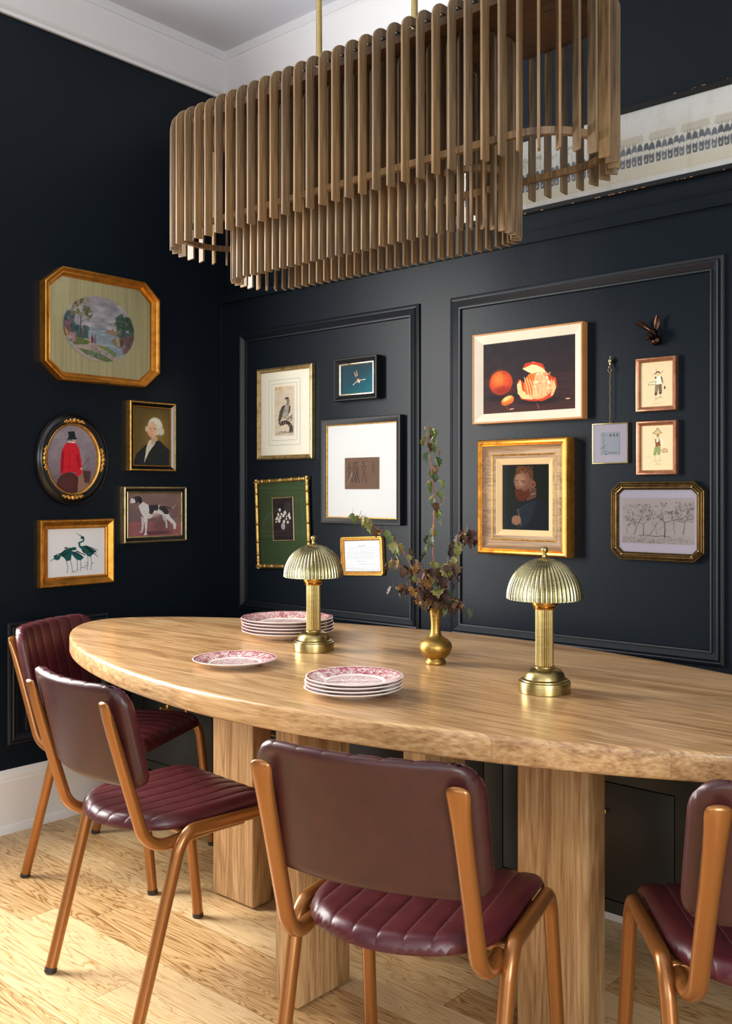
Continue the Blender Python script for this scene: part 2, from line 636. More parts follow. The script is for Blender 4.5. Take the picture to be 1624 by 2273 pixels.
# baseboards
bp = [(0, 0), (.032, 0), (.032, .012), (.026, .026), (.02, .03), (.018, .18), (.019, .186), (.016, .192), (.017, .198), (.012, .215), (.004, .226), (0, .226)]
c = MB()
run_moulding(c, bp, lambda d, s, z: (d, Y0 if s else -.455, z))
struct(c.build('baseboard_left', M['base'], smooth=True, auto=30))
struct(MB().box(.0, 3.1, -.233, -.21, 0, .136).build('baseboard_back', M['base'], bevel=.002))

# wall panels (raised bolection mouldings)
mp = [(0, 0), (0, .007), (.003, .010), (.009, .012), (.013, .010), (.016, .016), (.020, .018), (.036, .006), (.038, .009), (.043, .008), (.046, 0)]


def panel(name, x0, x1, z0, z1, left=False):
    m = MB().sweep([(x0, z0), (x1, z0), (x1, z1), (x0, z1)], mp)
    rot = (PI / 2, 0, PI / 2) if left else (PI / 2, 0, 0)
    return struct(m.build(name, M['trimdark'], rot=rot, smooth=True, auto=25))


panel('trim_4', .125, 1.120, .731, 1.934)
panel('trim_5', 1.262, 2.248, .731, 1.934)
panel('trim_6', 2.39, 3.37, .731, 1.934)
panel('trim_7', -1.017, -.587, .314, .762, left=True)
# corner bead between left wall and the panelled wall
struct(MB().box(0, .006, -.006, 0, .56, 2.075).build('trim_8', M['trimdark'], bevel=.002))

# ------------------------------------------------------------------ louvred wall vent
vt = thing('wall_vent', 'black louvred vent grille low on the left wall behind the chairs', 'vent', (0, -.775, .455), (PI / 2, 0, PI / 2))
MB().sweep([(-.17, -.12), (.17, -.12), (.17, .12), (-.17, .12)], [(0, 0), (0, .005), (.002, .007), (.02, .007), (.022, .004), (.022, 0)]).build('vent_frame', M['trimdark'], vt)
MB().box(-.15, .15, -.1, .1, .0005, .002).build('back_plate', M['black'], vt)
for i in range(12):
    z = -.09 + i * .0163
    s_ = MB()
    s_.add([(-.148, z, .002), (.148, z, .002), (.148, z + .011, .009), (-.148, z + .011, .009), (-.148, z + .013, .0085), (.148, z + .013, .0085), (.148, z + .002, .0015), (-.148, z + .002, .0015)],
           [(0, 1, 2, 3), (3, 2, 5, 4), (4, 5, 6, 7), (7, 6, 1, 0), (0, 3, 4, 7), (1, 6, 5, 2)])
    s_.build('louvre', M['trimdark'], vt)

# ------------------------------------------------------------------ low built-in cabinet along the back wall
cb = thing('bench_cabinet', 'long dark low cabinet with inset doors along the back wall under the table', 'cabinet', (0, 0, 0))
MB().box(.001, 3.1, -.455, -.001, .136, .515).build('cabinet_body', M['cab'], cb, bevel=.001)
MB().box(.001, 3.12, -.49, -.001, .517, .55).build('cabinet_top', M['cab'], cb, bevel=.003)
doors = [(.078, .51), (.57, 1.09), (1.15, 1.728), (1.79, 2.303), (2.36, 2.90)]
fr = MB()
xs = [.001] + [q for d in doors for q in d] + [3.1]
for i in range(0, len(xs), 2):
    fr.box(xs[i], xs[i + 1], -.475, -.4555, .136, .515)
for a, b in doors:
    fr.box(a, b, -.475, -.4555, .136, .169)
    fr.box(a, b, -.475, -.4555, .480, .515)
fr.build('face_frame', M['cab'], cb)
pull = None
for a, b in doors:
    d = MB().box(a + .003, b - .003, -.475, -.4556, .172, .477).build('door', M['cab'], cb, bevel=.0015)
    px = (a + b) / 2
    h = MB()
    for sx in (-1, 1):
        h.lathe([(0, 0), (.010, 0), (.011, .003), (.007, .006), (.0045, .010), (.0045, .026)], 14, cx=sx * .058)
    h.v = [(x, -z, y) for x, y, z in h.v]
    h.tube([(-.072, -.028, 0), (-.068, -.028, 0), (-.062, -.028, 0), (-.056, -.028, 0), (-.05, -.028, 0), (0, -.028, 0), (.05, -.028, 0), (.056, -.028, 0), (.062, -.028, 0), (.068, -.028, 0), (.072, -.028, 0)],
           [.003, .006, .0065, .0045, .0035, .0045, .0035, .0045, .0065, .006, .003], 12)
    h.build('pull_handle', M['brasswarm'], d, smooth=True, loc=(px, -.475, .399))['label'] = 'brass bar pull'

# ------------------------------------------------------------------ table
TZ = .785
tcx, tcy, ta, tb, tn = 1.638, -.816, 1.325, .582, 1.72


def sup(t, a, b, n):
    c_, s_ = math.cos(t), math.sin(t)
    return (a * abs(c_) ** (2 / n) * (1 if c_ >= 0 else -1), b * abs(s_) ** (2 / n) * (1 if s_ >= 0 else -1))


tb_ = thing('dining_table', 'long oval light wood dining table with thick plank legs', 'table', (tcx, tcy, 0))
ths = []
N = 240
for j in range(N):
    t = 2 * PI * j / N
    ths.append(t)
rim = [sup(t, ta, tb, tn) for t in ths]
# soften the pointed tips
edge = [(.02, .731), (.006, .731), (.002, .7335), (0, .738), (0, .777), (.0015, .7815), (.0045, .7842), (.009, .785), (.03, .785)]
t_ = MB()
vs = []
for ins, z in edge:
    for (x, y) in rim:
        vs.append((x * (1 - ins / ta), y * (1 - ins / tb), z))
k = len(edge)
fs = [(i * N + j, i * N + (j + 1) % N, (i + 1) * N + (j + 1) % N, (i + 1) * N + j) for i in range(k - 1) for j in range(N)]
fs.append(tuple(range(N)))
fs.append(tuple((k - 1) * N + j for j in range(N)))
t_.add(vs, fs)
t_.build('tabletop', M['tabletop'], tb_, smooth=True, auto=35)
for (x0, x1, y0, y1) in ((.995, 1.18, -.876, -.80), (1.60, 1.678, -1.183, -.995), (1.672, 1.748, -.78, -.592), (2.125, 2.305, -.925, -.845)):
    cx, cy = (x0 + x1) / 2, (y0 + y1) / 2
    MB().box(x0 - cx, x1 - cx, y0 - cy, y1 - cy, .006, .73).build('leg', M['tableleg'], tb_, bevel=.006, seg=3, loc=(cx - tcx, cy - tcy, 0))


# ------------------------------------------------------------------ chairs
def seat_mesh():
    m = MB()
    W_, D0, D1 = .196, -.207, .205
    nx, ny = 8, 40
    tt = [0, .03, .08, .18, .35, .5, .65, .82, .92, .97]
    cols = [(i + q) / nx for i in range(nx) for q in tt] + [1.0]

    def hw(y):
        if y < -.02:
            q = min(1, (-.02 - y) / (-.02 - D0))
            return W_ * (1 - q ** 2.5) ** (1 / 2.2)
        return W_ + .006 * (y + .02) / .2
    ys = [D0 + (D1 - D0) * (1 - math.cos(PI * i / ny)) / 2 for i in range(ny + 1)]
    top = []
    for y in ys:
        h = max(hw(y), .002)
        cf = max(0, (y - (D1 - .03)) / .03)
        h -= .03 * (1 - math.sqrt(max(0, 1 - cf * cf)))
        row = []
        for c_ in cols:
            sx = 2 * c_ - 1
            x = sx * W_
            inside = min(1, abs(x) / h)
            if abs(x) > h:
                x = math.copysign(h, x)
            q_ = max(0, (-.02 - y) / (-.02 - D0))
            rho = (min(1, abs(x) / W_) ** 2.2 + q_ ** 2.5) ** (1 / 2.3) if q_ > 0 else abs(x) / (W_ + .006 * (y + .02) / .2)
            ed = min((1 - rho) * .19, (D1 - y), (h - abs(x)) if y > D1 - .03 else 9)
            e = min(1, max(0, ed) / .026)
            th = math.sqrt(max(0, 1 - (1 - e) ** 2))
            fr_ = (c_ * nx) % 1.0
            if c_ >= 1:
                fr_ = 0
            puff = 1 - abs(2 * fr_ - 1) ** 5
            z = .442 + .027 * th + .0035 * puff * th
            # saddle: front edge rolls down
            z -= .016 * max(0, (y - .12) / .085) ** 2
            z -= .006 * (1 - abs(x) / W_) * (1 if y < .1 else 0) * max(0, 1 - (y / .1) ** 2 if y > 0 else 1)
            row.append((x, y, z))
        top.append(row)
    n = len(cols)
    vs = [p for r in top for p in r]
    fs = [(i * n + j, i * n + j + 1, (i + 1) * n + j + 1, (i + 1) * n + j) for i in range(ny) for j in range(n - 1)]
    L = len(vs)
    vs += [(p[0] * .97, p[1] * .97, .436) for r in top for p in r]
    fs += [(L + i * n + j, L + (i + 1) * n + j, L + (i + 1) * n + j + 1, L + i * n + j + 1) for i in range(ny) for j in range(n - 1)]
    bd = [j for j in range(n)] + [i * n + n - 1 for i in range(1, ny + 1)] + [ny * n + j for j in range(n - 2, -1, -1)] + [i * n for i in range(ny - 1, 0, -1)]
    for a, b in zip(bd, bd[1:] + bd[:1]):
        fs.append((a, b, L + b, L + a))
    m.add(vs, fs)
    return m


def seat_stitch():
    m = MB()
    for i in range(1, 8):
        x = (2 * i / 8 - 1) * .196
        lim = -.207 + .03 + .187 * (1 - (1 - (abs(x) / .196) ** 2.2) ** (1 / 2.5))
        y = max(lim, -.185)
        while y < .17:
            z = .4695 - (.006 * (1 - abs(x) / .196) * max(0, 1 - (y / .1) ** 2 if y > 0 else 1)) - .016 * max(0, (y - .12) / .085) ** 2
            if y < .1 or True:
                m.box(x - .0007, x + .0007, y, y + .0045, z - .0008, z + .0002)
            y += .008
    return m


ZB, ZT, BW = .555, .803, .217


def back_c(z):
    q = (z - ZB) / (ZT - ZB)
    return -.228 - .062 * q


def back_mesh():
    m = MB()
    nx, nz = 8, 26
    tt = [0, .03, .08, .18, .35, .5, .65, .82, .92, .97]
    cols = [(i + q) / nx for i in range(nx) for q in tt] + [1.0]
    cols = [.004, .010, .02] + cols[2:-3] + [.98, .990, .996]
    cols = [0.0] + cols + [1.0]
    zs = [ZB + (ZT - ZB) * (1 - math.cos(PI * i / nz)) / 2 for i in range(nz + 1)]
    n = len(cols)
    F_, B_ = [], []
    for z in zs:
        rt_, rb_ = .055, .045
        h = BW
        if z > ZT - rt_:
            q = (z - (ZT - rt_)) / rt_
            h -= rt_ * (1 - math.sqrt(max(0, 1 - q * q)))
        if z < ZB + rb_:
            q = ((ZB + rb_) - z) / rb_
            h -= rb_ * (1 - math.sqrt(max(0, 1 - q * q)))
        for c_ in cols:
            x = (2 * c_ - 1) * BW
            if abs(x) > h:
                x = math.copysign(h, x)
            ed = min(h - abs(x), z - ZB, ZT - z)
            e = min(1, max(0, ed) / .016)
            th = math.sqrt(max(0, 1 - (1 - e) ** 2))
            fr_ = (c_ * nx) % 1.0
            puff = 1 - abs(2 * fr_ - 1) ** 5
            yc = back_c(z) + .044 * (x / BW) ** 2 - .006
            z2 = z - .004 * (1 - puff) * max(0, 1 - (ZT - z) / .02)
            F_.append((x, yc + .018 * th + .004 * puff * th, z2))
            B_.append((x, yc - .014 * th, z - .002 * (1 - puff) * max(0, 1 - (ZT - z) / .008)))
    m.v = F_ + B_
    L = len(F_)
    fs = [(i * n + j, (i + 1) * n + j, (i + 1) * n + j + 1, i * n + j + 1) for i in range(nz) for j in range(n - 1)]
    m.f = fs
    m.mi = [0] * len(fs)
    fb = [(L + i * n + j, L + i * n + j + 1, L + (i + 1) * n + j + 1, L + (i + 1) * n + j) for i in range(nz) for j in range(n - 1)]
    m.f += fb
    m.mi += [1] * len(fb)
    return m


def back_piping():
    m = MB()
    pts = []
    r1, r2 = .055, .045

    def P(x, z):
        return (x, back_c(z) + .044 * (x / BW) ** 2 - .006 - .0095, z)
    ins = .006
    for (cx, cz, r, a0) in ((BW - r1, ZT - r1, r1, 0), (-(BW - r1), ZT - r1, r1, 90), (-(BW - r2), ZB + r2, r2, 180), (BW - r2, ZB + r2, r2, 270)):
        for q in range(0, 91, 10):
            a = math.radians(a0 + q)
            pts.append((cx + (r - ins) * math.cos(a), cz + (r - ins) * math.sin(a)))
    out = []
    for i in range(len(pts)):
        a, b = pts[i], pts[(i + 1) % len(pts)]
        k_ = max(1, int(math.hypot(b[0] - a[0], b[1] - a[1]) / .02))
        for q in range(k_):
            out.append(P(a[0] + (b[0] - a[0]) * q / k_, a[1] + (b[1] - a[1]) * q / k_))
    out.append(out[0])
    m.tube(out, .0011, 6, caps=False)
    return m


def make_chair(label):
    t = thing('dining_chair', label, 'chair', (0, 0, 0), group='burgundy leather chairs around the dining table')
    R = .0150
    seat_mesh().build('seat', M['leather'], t, smooth=True, auto=80)
    back_mesh().build('backrest', [M['leather'], M['leather_back']], t, smooth=True, auto=80)
    back_piping().build('piping', M['seam'], t, smooth=True)
    seat_stitch().build('stitching', M['stitch'], t)
    for s_ in (1, -1):
        rf, rc, fc, ff = (.209 * s_, -.222, 0), (.214 * s_, -.098, .440), (.207 * s_, .190, .432), (.217 * s_, .240, 0)
        mid1 = (.2125 * s_, -.03, .438)
        mid2 = (.208 * s_, .13, .4335)
        rear = fillet([mid1, rc, rf], [.055])
        front = fillet([mid2, fc, ff], [.05])
        for pth in (rear, front):
            up = pth[-2]
            foot = pth[-1]
            d_ = (foot - up).normalized()
            lg = MB().tube(pth[:-1] + [foot - d_ * .008], R, 14, ref=(1, 0, 0)).build('leg', M['tube'], t, smooth=True, auto=50)
            MB().tube([foot - d_ * .014, foot - d_ * .001], R + .0008, 14, ref=(1, 0, 0)).build('foot_cap', M['rubber'], lg, smooth=True)
        MB().tube([mid1, mid2], [R, R], 14, ref=(1, 0, 0)).build('seat_rail', M['tube'], t, smooth=True, auto=50)
        up = fillet([(.184 * s_, -.2895, .770), (.186 * s_, -.176, .404), (.190 * s_, -.02, .4225), (.192 * s_, .09, .423)], [.06, .05], 9)
        # resample the straight upright so that it can flatten to a paddle at its top
        a, b = up[0], up[1]
        seg_ = [a + (b - a) * q for q in (0, .005, .012, .022, .036, .06, .12, .24, .45)]
        rr = [(.005, .001), (.0122, .004), (.0168, .006), (.0196, .0072), (.0210, .008), (.0213, .009), (.0202, .011), (.0184, .0128), (.0172, .014)]
        rr += [(.0165, .0145)] * 11 + [(.0155, R)] * (len(up) - 12)
        MB().tube(seg_ + up[1:], rr, 14, ref=(1, 0, 0)).build('back_upright', M['tube'], t, smooth=True, auto=50)
    # cross bars and plywood board under the seat
    for y in (-.075, .12):
        MB().tube([(-.205, y, .4255), (.205, y, .4255)], [.009, .009], 10).build('cross_bar', M['tube'], t, smooth=True, auto=50)
    return t


CH = make_chair('chair at the pointed left end of the table, turned to face right')
chairs = [((.545, -.904), -64.5, None), ((1.285, -1.263), -4.5, 'chair with its sunlit back to us, second from the left, tucked under the table'),
          ((2.157, -1.323), 15.7, 'large central chair in the foreground seen fully from behind'), ((2.724, -1.023), 38.6, 'chair cut off by the right edge of the picture')]
for (xy, a, lb) in chairs:
    c = CH if lb is None else dup(CH, label=lb)
    c.location = (*xy, 0)
    c.rotation_euler = (0, 0, math.radians(a))


# ------------------------------------------------------------------ plates
def plate(r, mat):
    m = MB()
    h = .019 * r / .11
    pr_ = [(0, .0045), (.50 * r, .0045), (.58 * r, .006), (.64 * r, .0085), (.95 * r, h - .001), (.99 * r, h), (r, h - .0012), (.99 * r, h - .0028), (.93 * r, h - .0055), (.66 * r, .004), (.60 * r, .0008), (.585 * r, 0), (.56 * r, 0), (.55 * r, .0012), (0, .0012)]
    m.lathe([(max(q, 1e-5), z) for q, z in pr_], 72, flute=lambda i, t, q, z: q * (1 + .006 * math.cos(12 * t)) if q > .8 * r else q)
    return m.build('plate', mat, smooth=True, auto=60)


single = plate(.1113, M['china'])
single.location = (1.374, -1.115, TZ)
tag(single, 'single red patterned plate lying alone nearest the left chairs', 'plate')
PLN = ['bottom', 'second from bottom', 'third from bottom', 'fourth from bottom', 'top']
for i in range(4):
    p = single.copy()
    COL.objects.link(p)
    p.location = (1.859 + (.001 if i % 2 else -.001), -1.184 + .001 * (i - 1), TZ + i * .0078)
    p.rotation_euler = (0, 0, i * 1.3 + .4)
    tag(p, ('topmost, red floral plate' if i == 3 else PLN[i] + ' plate') + ' of the four-plate stack at the front of the table', 'plate', 'dinner plates stacked at the front of the table')
big = None
for i in range(5):
    if big is None:
        p = big = plate(.1455, M['china_big'])
    else:
        p = big.copy()
        COL.objects.link(p)
    p.location = (1.120 + (.002 if i < 3 else -.002), -.676, TZ + i * .0095)
    p.rotation_euler = (0, 0, i * .9)
    tag(p, ('topmost, red floral plate' if i == 4 else PLN[i] + ' plate') + ' of the five large plates behind the left lamp', 'plate', 'large plates stacked behind the left lamp')


# ------------------------------------------------------------------ lamps
def lamp(label, loc):
    t = thing('table_lamp', label, 'lamp', loc, group='pair of brass mushroom lamps')
    MB().lathe([(1e-5, 0), (.057, 0), (.059, .001), (.059, .0235), (.0585, .025), (.056, .0262), (.054, .0265), (.0535, .029), (.050, .031), (.047, .0315), (.046, .035), (.0435, .043), (.038, .049), (.030, .0535), (.0235, .0555), (.0235, .0585), (.0215, .0595)],
               64).build('base', M['brass'], t, smooth=True, auto=40)
    n = 24 * 6
    MB().lathe([(.0205, .058), (.0208, .062), (.0208, .186), (.0205, .19)], n, flute=lambda i, a, r, z: r - .0018 * (1 - abs(math.sin(12 * a)) ** .8)).build('column', M['brass'], t, smooth=True, auto=60)
    MB().lathe([(.0215, .188), (.024, .189), (.025, .192), (.0235, .195), (.0275, .197), (.0285, .2), (.0285, .217), (.0265, .22), (.012, .222)], 48).build('collar', M['brasswarm'], t, smooth=True, auto=40)
    prof_ = []
    Rs, Hs = .087, .092
    for i in range(25):
        a = PI / 2 * i / 24
        prof_.append((max(.006, Rs * math.sin(a) ** .95), .213 + Hs * math.cos(a) ** 1.0))

    def fl(i, a, r, z):
        k_ = min(1, r / .03)
        return r - .0032 * k_ * (1 - abs(math.sin(24 * a)) ** .9)
    sh = MB().lathe(prof_, 48 * 8, flute=fl)
    inner = [(r - .0045, z - .002) for r, z in prof_ if r > .02]
    sh.lathe(inner, 48 * 8, flute=fl)
    k_ = 48 * 8
    sh.build('lamp_shade', M['brasslt'], t, smooth=True, auto=70)
    MB().lathe([(.012, .3035), (.0085, .3065), (.005, .308), (.0045, .312), (.0065, .3125), (.0045, .3135), (.0042, .3155), (.0062, .318), (.0082, .322), (.0078, .3265), (.005, .330), (1e-5, .331)], 24).build('finial', M['brass'], t, smooth=True, auto=50)
    return t


L1 = lamp('brass fluted mushroom table lamp on the left, in front of the plate stack', (1.366, -.81, TZ))
dup(L1, loc=(2.169, -.877, TZ), label='brass fluted mushroom table lamp on the right, nearest to us')

# ------------------------------------------------------------------ vase and branches
VX, VY = 1.765, -.755
vp = [(1e-5, 0), (.026, 0), (.0275, .002), (.0275, .008), (.024, .011), (.023, .014), (.030, .019), (.0385, .028), (.0430, .040), (.0435, .047), (.041, .056), (.034, .064), (.024, .070), (.0165, .076), (.0135, .084), (.0125, .098), (.013, .115), (.0155, .135), (.019, .152), (.0215, .162), (.0222, .1635), (.0205, .162), (.0145, .135), (.0115, .11), (.011, .09)]
tag(MB().lathe(vp, 48).build('vase', M['vase'], smooth=True, auto=50, loc=(VX, VY, TZ)), 'small gold brass bottle vase holding dried leafy branches', 'vase')


def leaf_mesh(i):
    m = MB()
    out = [(.0, 0), (.10, .05), (.34, .16), (.30, .30), (.52, .52), (.34, .58), (.36, .78), (.17, .80), (0, 1.0)]
    fold, droop = [(.5, .5), (.85, .7), (.35, 1.0)][i]
    vs = []
    for x, y in out:
        vs.append((x, y, fold * x - droop * y * y * .4 + .05 * math.sin(9 * y + i)))
    n_ = len(out)
    for x, y in out[1:-1]:
        vs.append((-x * (.9 if i else 1.1), y * .97, fold * x - droop * y * y * .4 + .05 * math.cos(8 * y + i)))
    mid = []
    for q in range(1, 8):
        y = out[q][1]
        mid.append(len(vs))
        vs.append((0, y, -.02 - droop * y * y * .4))
    fs = []
    mids = [0] + mid + [8]
    for q in range(8):
        a, b = q, q + 1
        ma, mb_ = mids[q], mids[q + 1]
        f1 = [a, b, mb_, ma]
        l = lambda z: (0 if z == 0 else 8 if z == 8 else 8 + z)
        f2 = [l(a), ma, mb_, l(b)]
        for f_ in (f1, f2):
            g = []
            for z in f_:
                if z not in g:
                    g.append(z)
            if len(g) > 2:
                fs.append(tuple(g))
    m.add(vs, fs)
    m.tube([(0, 0, 0), (0, -.25, .04), (0, -.45, .16)], .018, 5)
    return m


LM = []
for i in range(3):
    for mt in LEAF:
        o = leaf_mesh(i).build('leaf', mt, smooth=True, auto=60)
        LM.append(o.data)
        bpy.data.objects.remove(o)


def branch(label, pts, leaves, pal, size=(.018, .028), r0=.0028, end=True, parent=None):
    P = [Vector((VX + x, VY + y, z)) for x, y, z in pts]
    root = P[0]
    Q = []
    for i in range(len(P) - 1):
        for q in range(4):
            t = q / 4
            p0, p1, p2, p3 = P[max(i - 1, 0)], P[i], P[i + 1], P[min(i + 2, len(P) - 1)]
            Q.append(.5 * ((2 * p1) + (p2 - p0) * t + (2 * p0 - 5 * p1 + 4 * p2 - p3) * t * t + (3 * p1 - p0 - 3 * p2 + p3) * t ** 3) - root)
    Q.append(P[-1] - root)
    k_ = len(Q)
    st = MB().tube(Q, [r0 * (1 - .65 * i / k_) for i in range(k_)], 7)
    if parent:
        o = st.build('twig', M['stem'], parent, smooth=True, loc=tuple(root - parent.location))
    else:
        o = st.build('leafy_branch', M['stem'], smooth=True, loc=tuple(root))
        tag(o, label, 'branch', None)
    for i in range(leaves):
        f_ = (.22 + .78 * ((i + .5) / leaves)) if end else random.uniform(.25, 1)
        q = Q[min(k_ - 1, int(f_ * k_))]
        shape, mt = random.randrange(3), random.choice(pal)
        lf = bpy.data.objects.new('leaf', LM[shape * 6 + mt])
        COL.objects.link(lf)
        lf.parent = o
        s_ = random.uniform(*size) * 1.18
        a = random.uniform(0, 2 * PI)
        d = Vector((math.cos(a), math.sin(a), 0))
        off = d * random.uniform(.004, .02) + Vector((0, 0, random.uniform(-.004, .006)))
        lf.location = q + off
        down = (d * random.uniform(.2, .9) + Vector((0, 0, -random.uniform(.5, 1.2)))).normalized()
        nrm = (d + Vector((random.uniform(-.5, .5), random.uniform(-.5, .5), .3))).normalized()
        xax = down.cross(nrm).normalized()
        zax = xax.cross(down)
        mat = Matrix((xax, down, zax)).transposed().to_4x4()
        lf.rotation_euler = mat.to_euler()
        lf.scale = (s_ * random.uniform(.8, 1.1), s_, s_)
        if i % 5 == 2:
            b = MB()
            for _ in range(9):
                v_ = Vector((random.gauss(0, 1), random.gauss(0, 1), random.gauss(0, 1))).normalized() * .0032
                b.ball(v_, .0018, 6, 5)
            b.build('seed_head', M['bud'], o, smooth=True, loc=tuple(q - off * .8))
    return o


Z0 = .80
bm_ = branch('tall upright branch rising straight out of the vase', [(0, 0, Z0), (-.001, -.001, .835), (-.001, -.001, .937), (-.011, .004, 1.027), (-.017, .012, 1.123), (-.015, .014, 1.207), (-.017, .012, 1.256), (-.015, 0, 1.316), (-.014, -.013, 1.37), (-.017, -.015, 1.412)], 38, [0, 0, 1, 1, 4, 2])
bl_ = branch('long branch arching out to the left over the small framed letter', [(-.002, 0, Z0), (-.003, -.001, .835), (-.005, -.004, .937), (-.014, -.025, .98), (-.025, -.049, 1.017), (-.037, -.073, 1.066), (-.055, -.088, 1.101), (-.069, -.114, 1.125), (-.086, -.143, 1.149), (-.104, -.171, 1.171), (-.119, -.185, 1.181)], 26, [0, 1, 1, 2, 5])
br_ = branch('branch leaning right with a drooping dark maroon tip', [(.003, .001, Z0), (.003, .002, .835), (.007, .006, .937), (.011, .036, .99), (.015, .053, 1.035), (.015, .067, 1.073), (.022, .072, 1.103), (.028, .078, 1.128), (.043, .091, 1.136), (.055, .115, 1.109)], 26, [3, 3, 2, 3, 1])
branch('', [(-.004, -.003, .93), (-.009, -.01, .945), (-.019, -.043, .97), (-.037, -.073, .988), (-.049, -.096, .995)], 18, [2, 3, 5, 5, 3], (.016, .028), .0018, parent=bl_)
branch('', [(-.005, -.004, .937), (-.02, -.003, .965), (-.047, -.002, 1.007), (-.081, -.018, 1.03), (-.104, -.038, 1.049), (-.121, -.04, 1.062)], 20, [3, 2, 5, 2, 1], (.016, .026), .0018, parent=bl_)
branch('', [(.007, .006, .93), (.014, .010, .945), (.048, .002, .959), (.067, .006, .954), (.084, .007, .932)], 15, [3, 2, 3, 4, 2], (.018, .03), .0018, parent=br_)
branch('', [(-.001, -.001, .937), (.01, -.01, .965), (.025, -.018, .994), (.046, -.026, 1.032), (.065, -.022, 1.056)], 30, [3, 2, 3, 2, 1, 4], (.018, .032), .0018, parent=bm_)
branch('', [(-.001, -.001, .937), (-.004, -.015, .955), (-.008, -.03, .975), (.002, -.05, 1.01), (.01, -.055, 1.04)], 28, [3, 2, 3, 5, 2], (.018, .03), .0018, parent=bm_)

# ------------------------------------------------------------------ chandelier
CX_, CY_ = 1.592, -.85
ch = thing('chandelier', 'two-tier oval wooden fin chandelier hanging on brass rods', 'chandelier', (CX_, CY_, 2.34))


def stadium(L, W, n_tot, phase=0.0):
    r = W / 2
    s = L - W
    per = 2 * s + 2 * PI * r
    out = []
    for i in range(n_tot):
        d = (i + phase) * per / n_tot
        if d < s:
            out.append((-s / 2 + d, -r, -PI / 2))
        elif d < s + PI * r:
            a = -PI / 2 + (d - s) / r
            out.append((s / 2 + r * math.cos(a), r * math.sin(a), a))
        elif d < 2 * s + PI * r:
            out.append((s / 2 - (d - s - PI * r), r, PI / 2))
        else:
            a = PI / 2 + (d - 2 * s - PI * r) / r
            out.append((-s / 2 + r * math.cos(a), r * math.sin(a), a))
    return out


def fin(zb, zt, w=.028, th=.0065, arm=.085):
    """inverted-J strip; local x = outward radial (outer edge x=0), z up; origin at plate height"""
    ro, ri = .040, .010
    outer = [(0, zb), (0, zt - ro)]
    for k_ in range(1, 9):
        a = PI / 2 * k_ / 8
        outer.append((-ro + ro * math.cos(a), zt - ro + ro * math.sin(a)))
    outer.append((-arm, zt))
    inner = [(-arm, zt - w * .8)]
    for k_ in range(0, 7):
        a = PI / 2 * (1 - k_ / 6)
        inner.append((-w - ri + ri * math.cos(a), zt - w * .8 - ri + ri * math.sin(a)))
    inner.append((-w, zb + .002))
    poly = outer + inner
    m = MB()
    n_ = len(poly)
    vs = [(x, -th / 2, z) for x, z in poly] + [(x, th / 2, z) for x, z in poly]
    fs = [tuple(range(n_)), tuple(range(2 * n_ - 1, n_ - 1, -1))]
    fs += [(i, (i + 1) % n_, n_ + (i + 1) % n_, n_ + i) for i in range(n_)]
    m.add(vs, fs)
    return m


ZR = 2.34
fo = [fin(1.978 - ZR, 2.382 - ZR).build('outer_fin', M[k_], ch, bevel=.0012, seg=1) for k_ in ('fin', 'fin2')]
fi = [fin(1.857 - ZR, 2.331 - ZR, arm=.05).build('inner_fin', M[k_], ch, bevel=.0012, seg=1) for k_ in ('fin', 'fin2')]
for base_, (L_, W_, n_, ph) in ((fo, (1.46, .353, 73, .27)), (fi, (.962, .232, 73, .4))):
    first = [True, True]
    for i, (x, y, a) in enumerate(stadium(L_, W_, n_, ph)):
        k_ = random.randrange(2) if i > 1 else i
        o = base_[k_]
        if first[k_]:
            first[k_] = False
        else:
            o = o.copy()
            COL.objects.link(o)
        o.location = (x, y, 0)
        o.rotation_euler = (0, 0, a + random.uniform(-.01, .01))


def ring(L, W, z0, z1, w):
    o_ = stadium(L, W, 120)
    poly = [(x, y) for x, y, a in o_]
    m = MB()
    m.sweep(poly, [(0, z0), (0, z1), (w, z1), (w, z0), (0, z0)])
    return m


MB().sweep([(x, y) for x, y, a in stadium(1.39, .283, 120)], [(0, -.009), (0, .010)]).build('top_board_edge', M['finplate'], ch)
pb = MB()
st_ = [(x, y) for x, y, a in stadium(1.39, .283, 120)]
pb.add([(x, y, -.009) for x, y in st_] + [(x, y, .010) for x, y in st_], [tuple(range(119, -1, -1)), tuple(range(120, 240))] + [(i, (i + 1) % 120, 120 + (i + 1) % 120, 120 + i) for i in range(120)])
bpy.data.objects.remove(bpy.data.objects['top_board_edge'])
pb.build('top_board', M['finplate'], ch)
ring(1.46 - .048, .353 - .048, 2.017 - ZR, 2.033 - ZR, .013).build('outer_hoop', M['fin2'], ch, smooth=True)
ring(.962 - .048, .232 - .048, 1.998 - ZR, 2.013 - ZR, .013).build('inner_hoop', M['fin2'], ch, smooth=True)
for x in (1.427, 1.769):
    MB().tube([(x - CX_, 0, .011), (x - CX_, 0, H - ZR - .01)], [.0085, .0085], 16).build('hanging_rod', M['brass'], ch, smooth=True, auto=50)
MB().box(-.3, .3, -.05, .05, H - ZR - .022, H - ZR - .0005).build('ceiling_canopy', M['brass'], ch, bevel=.004)


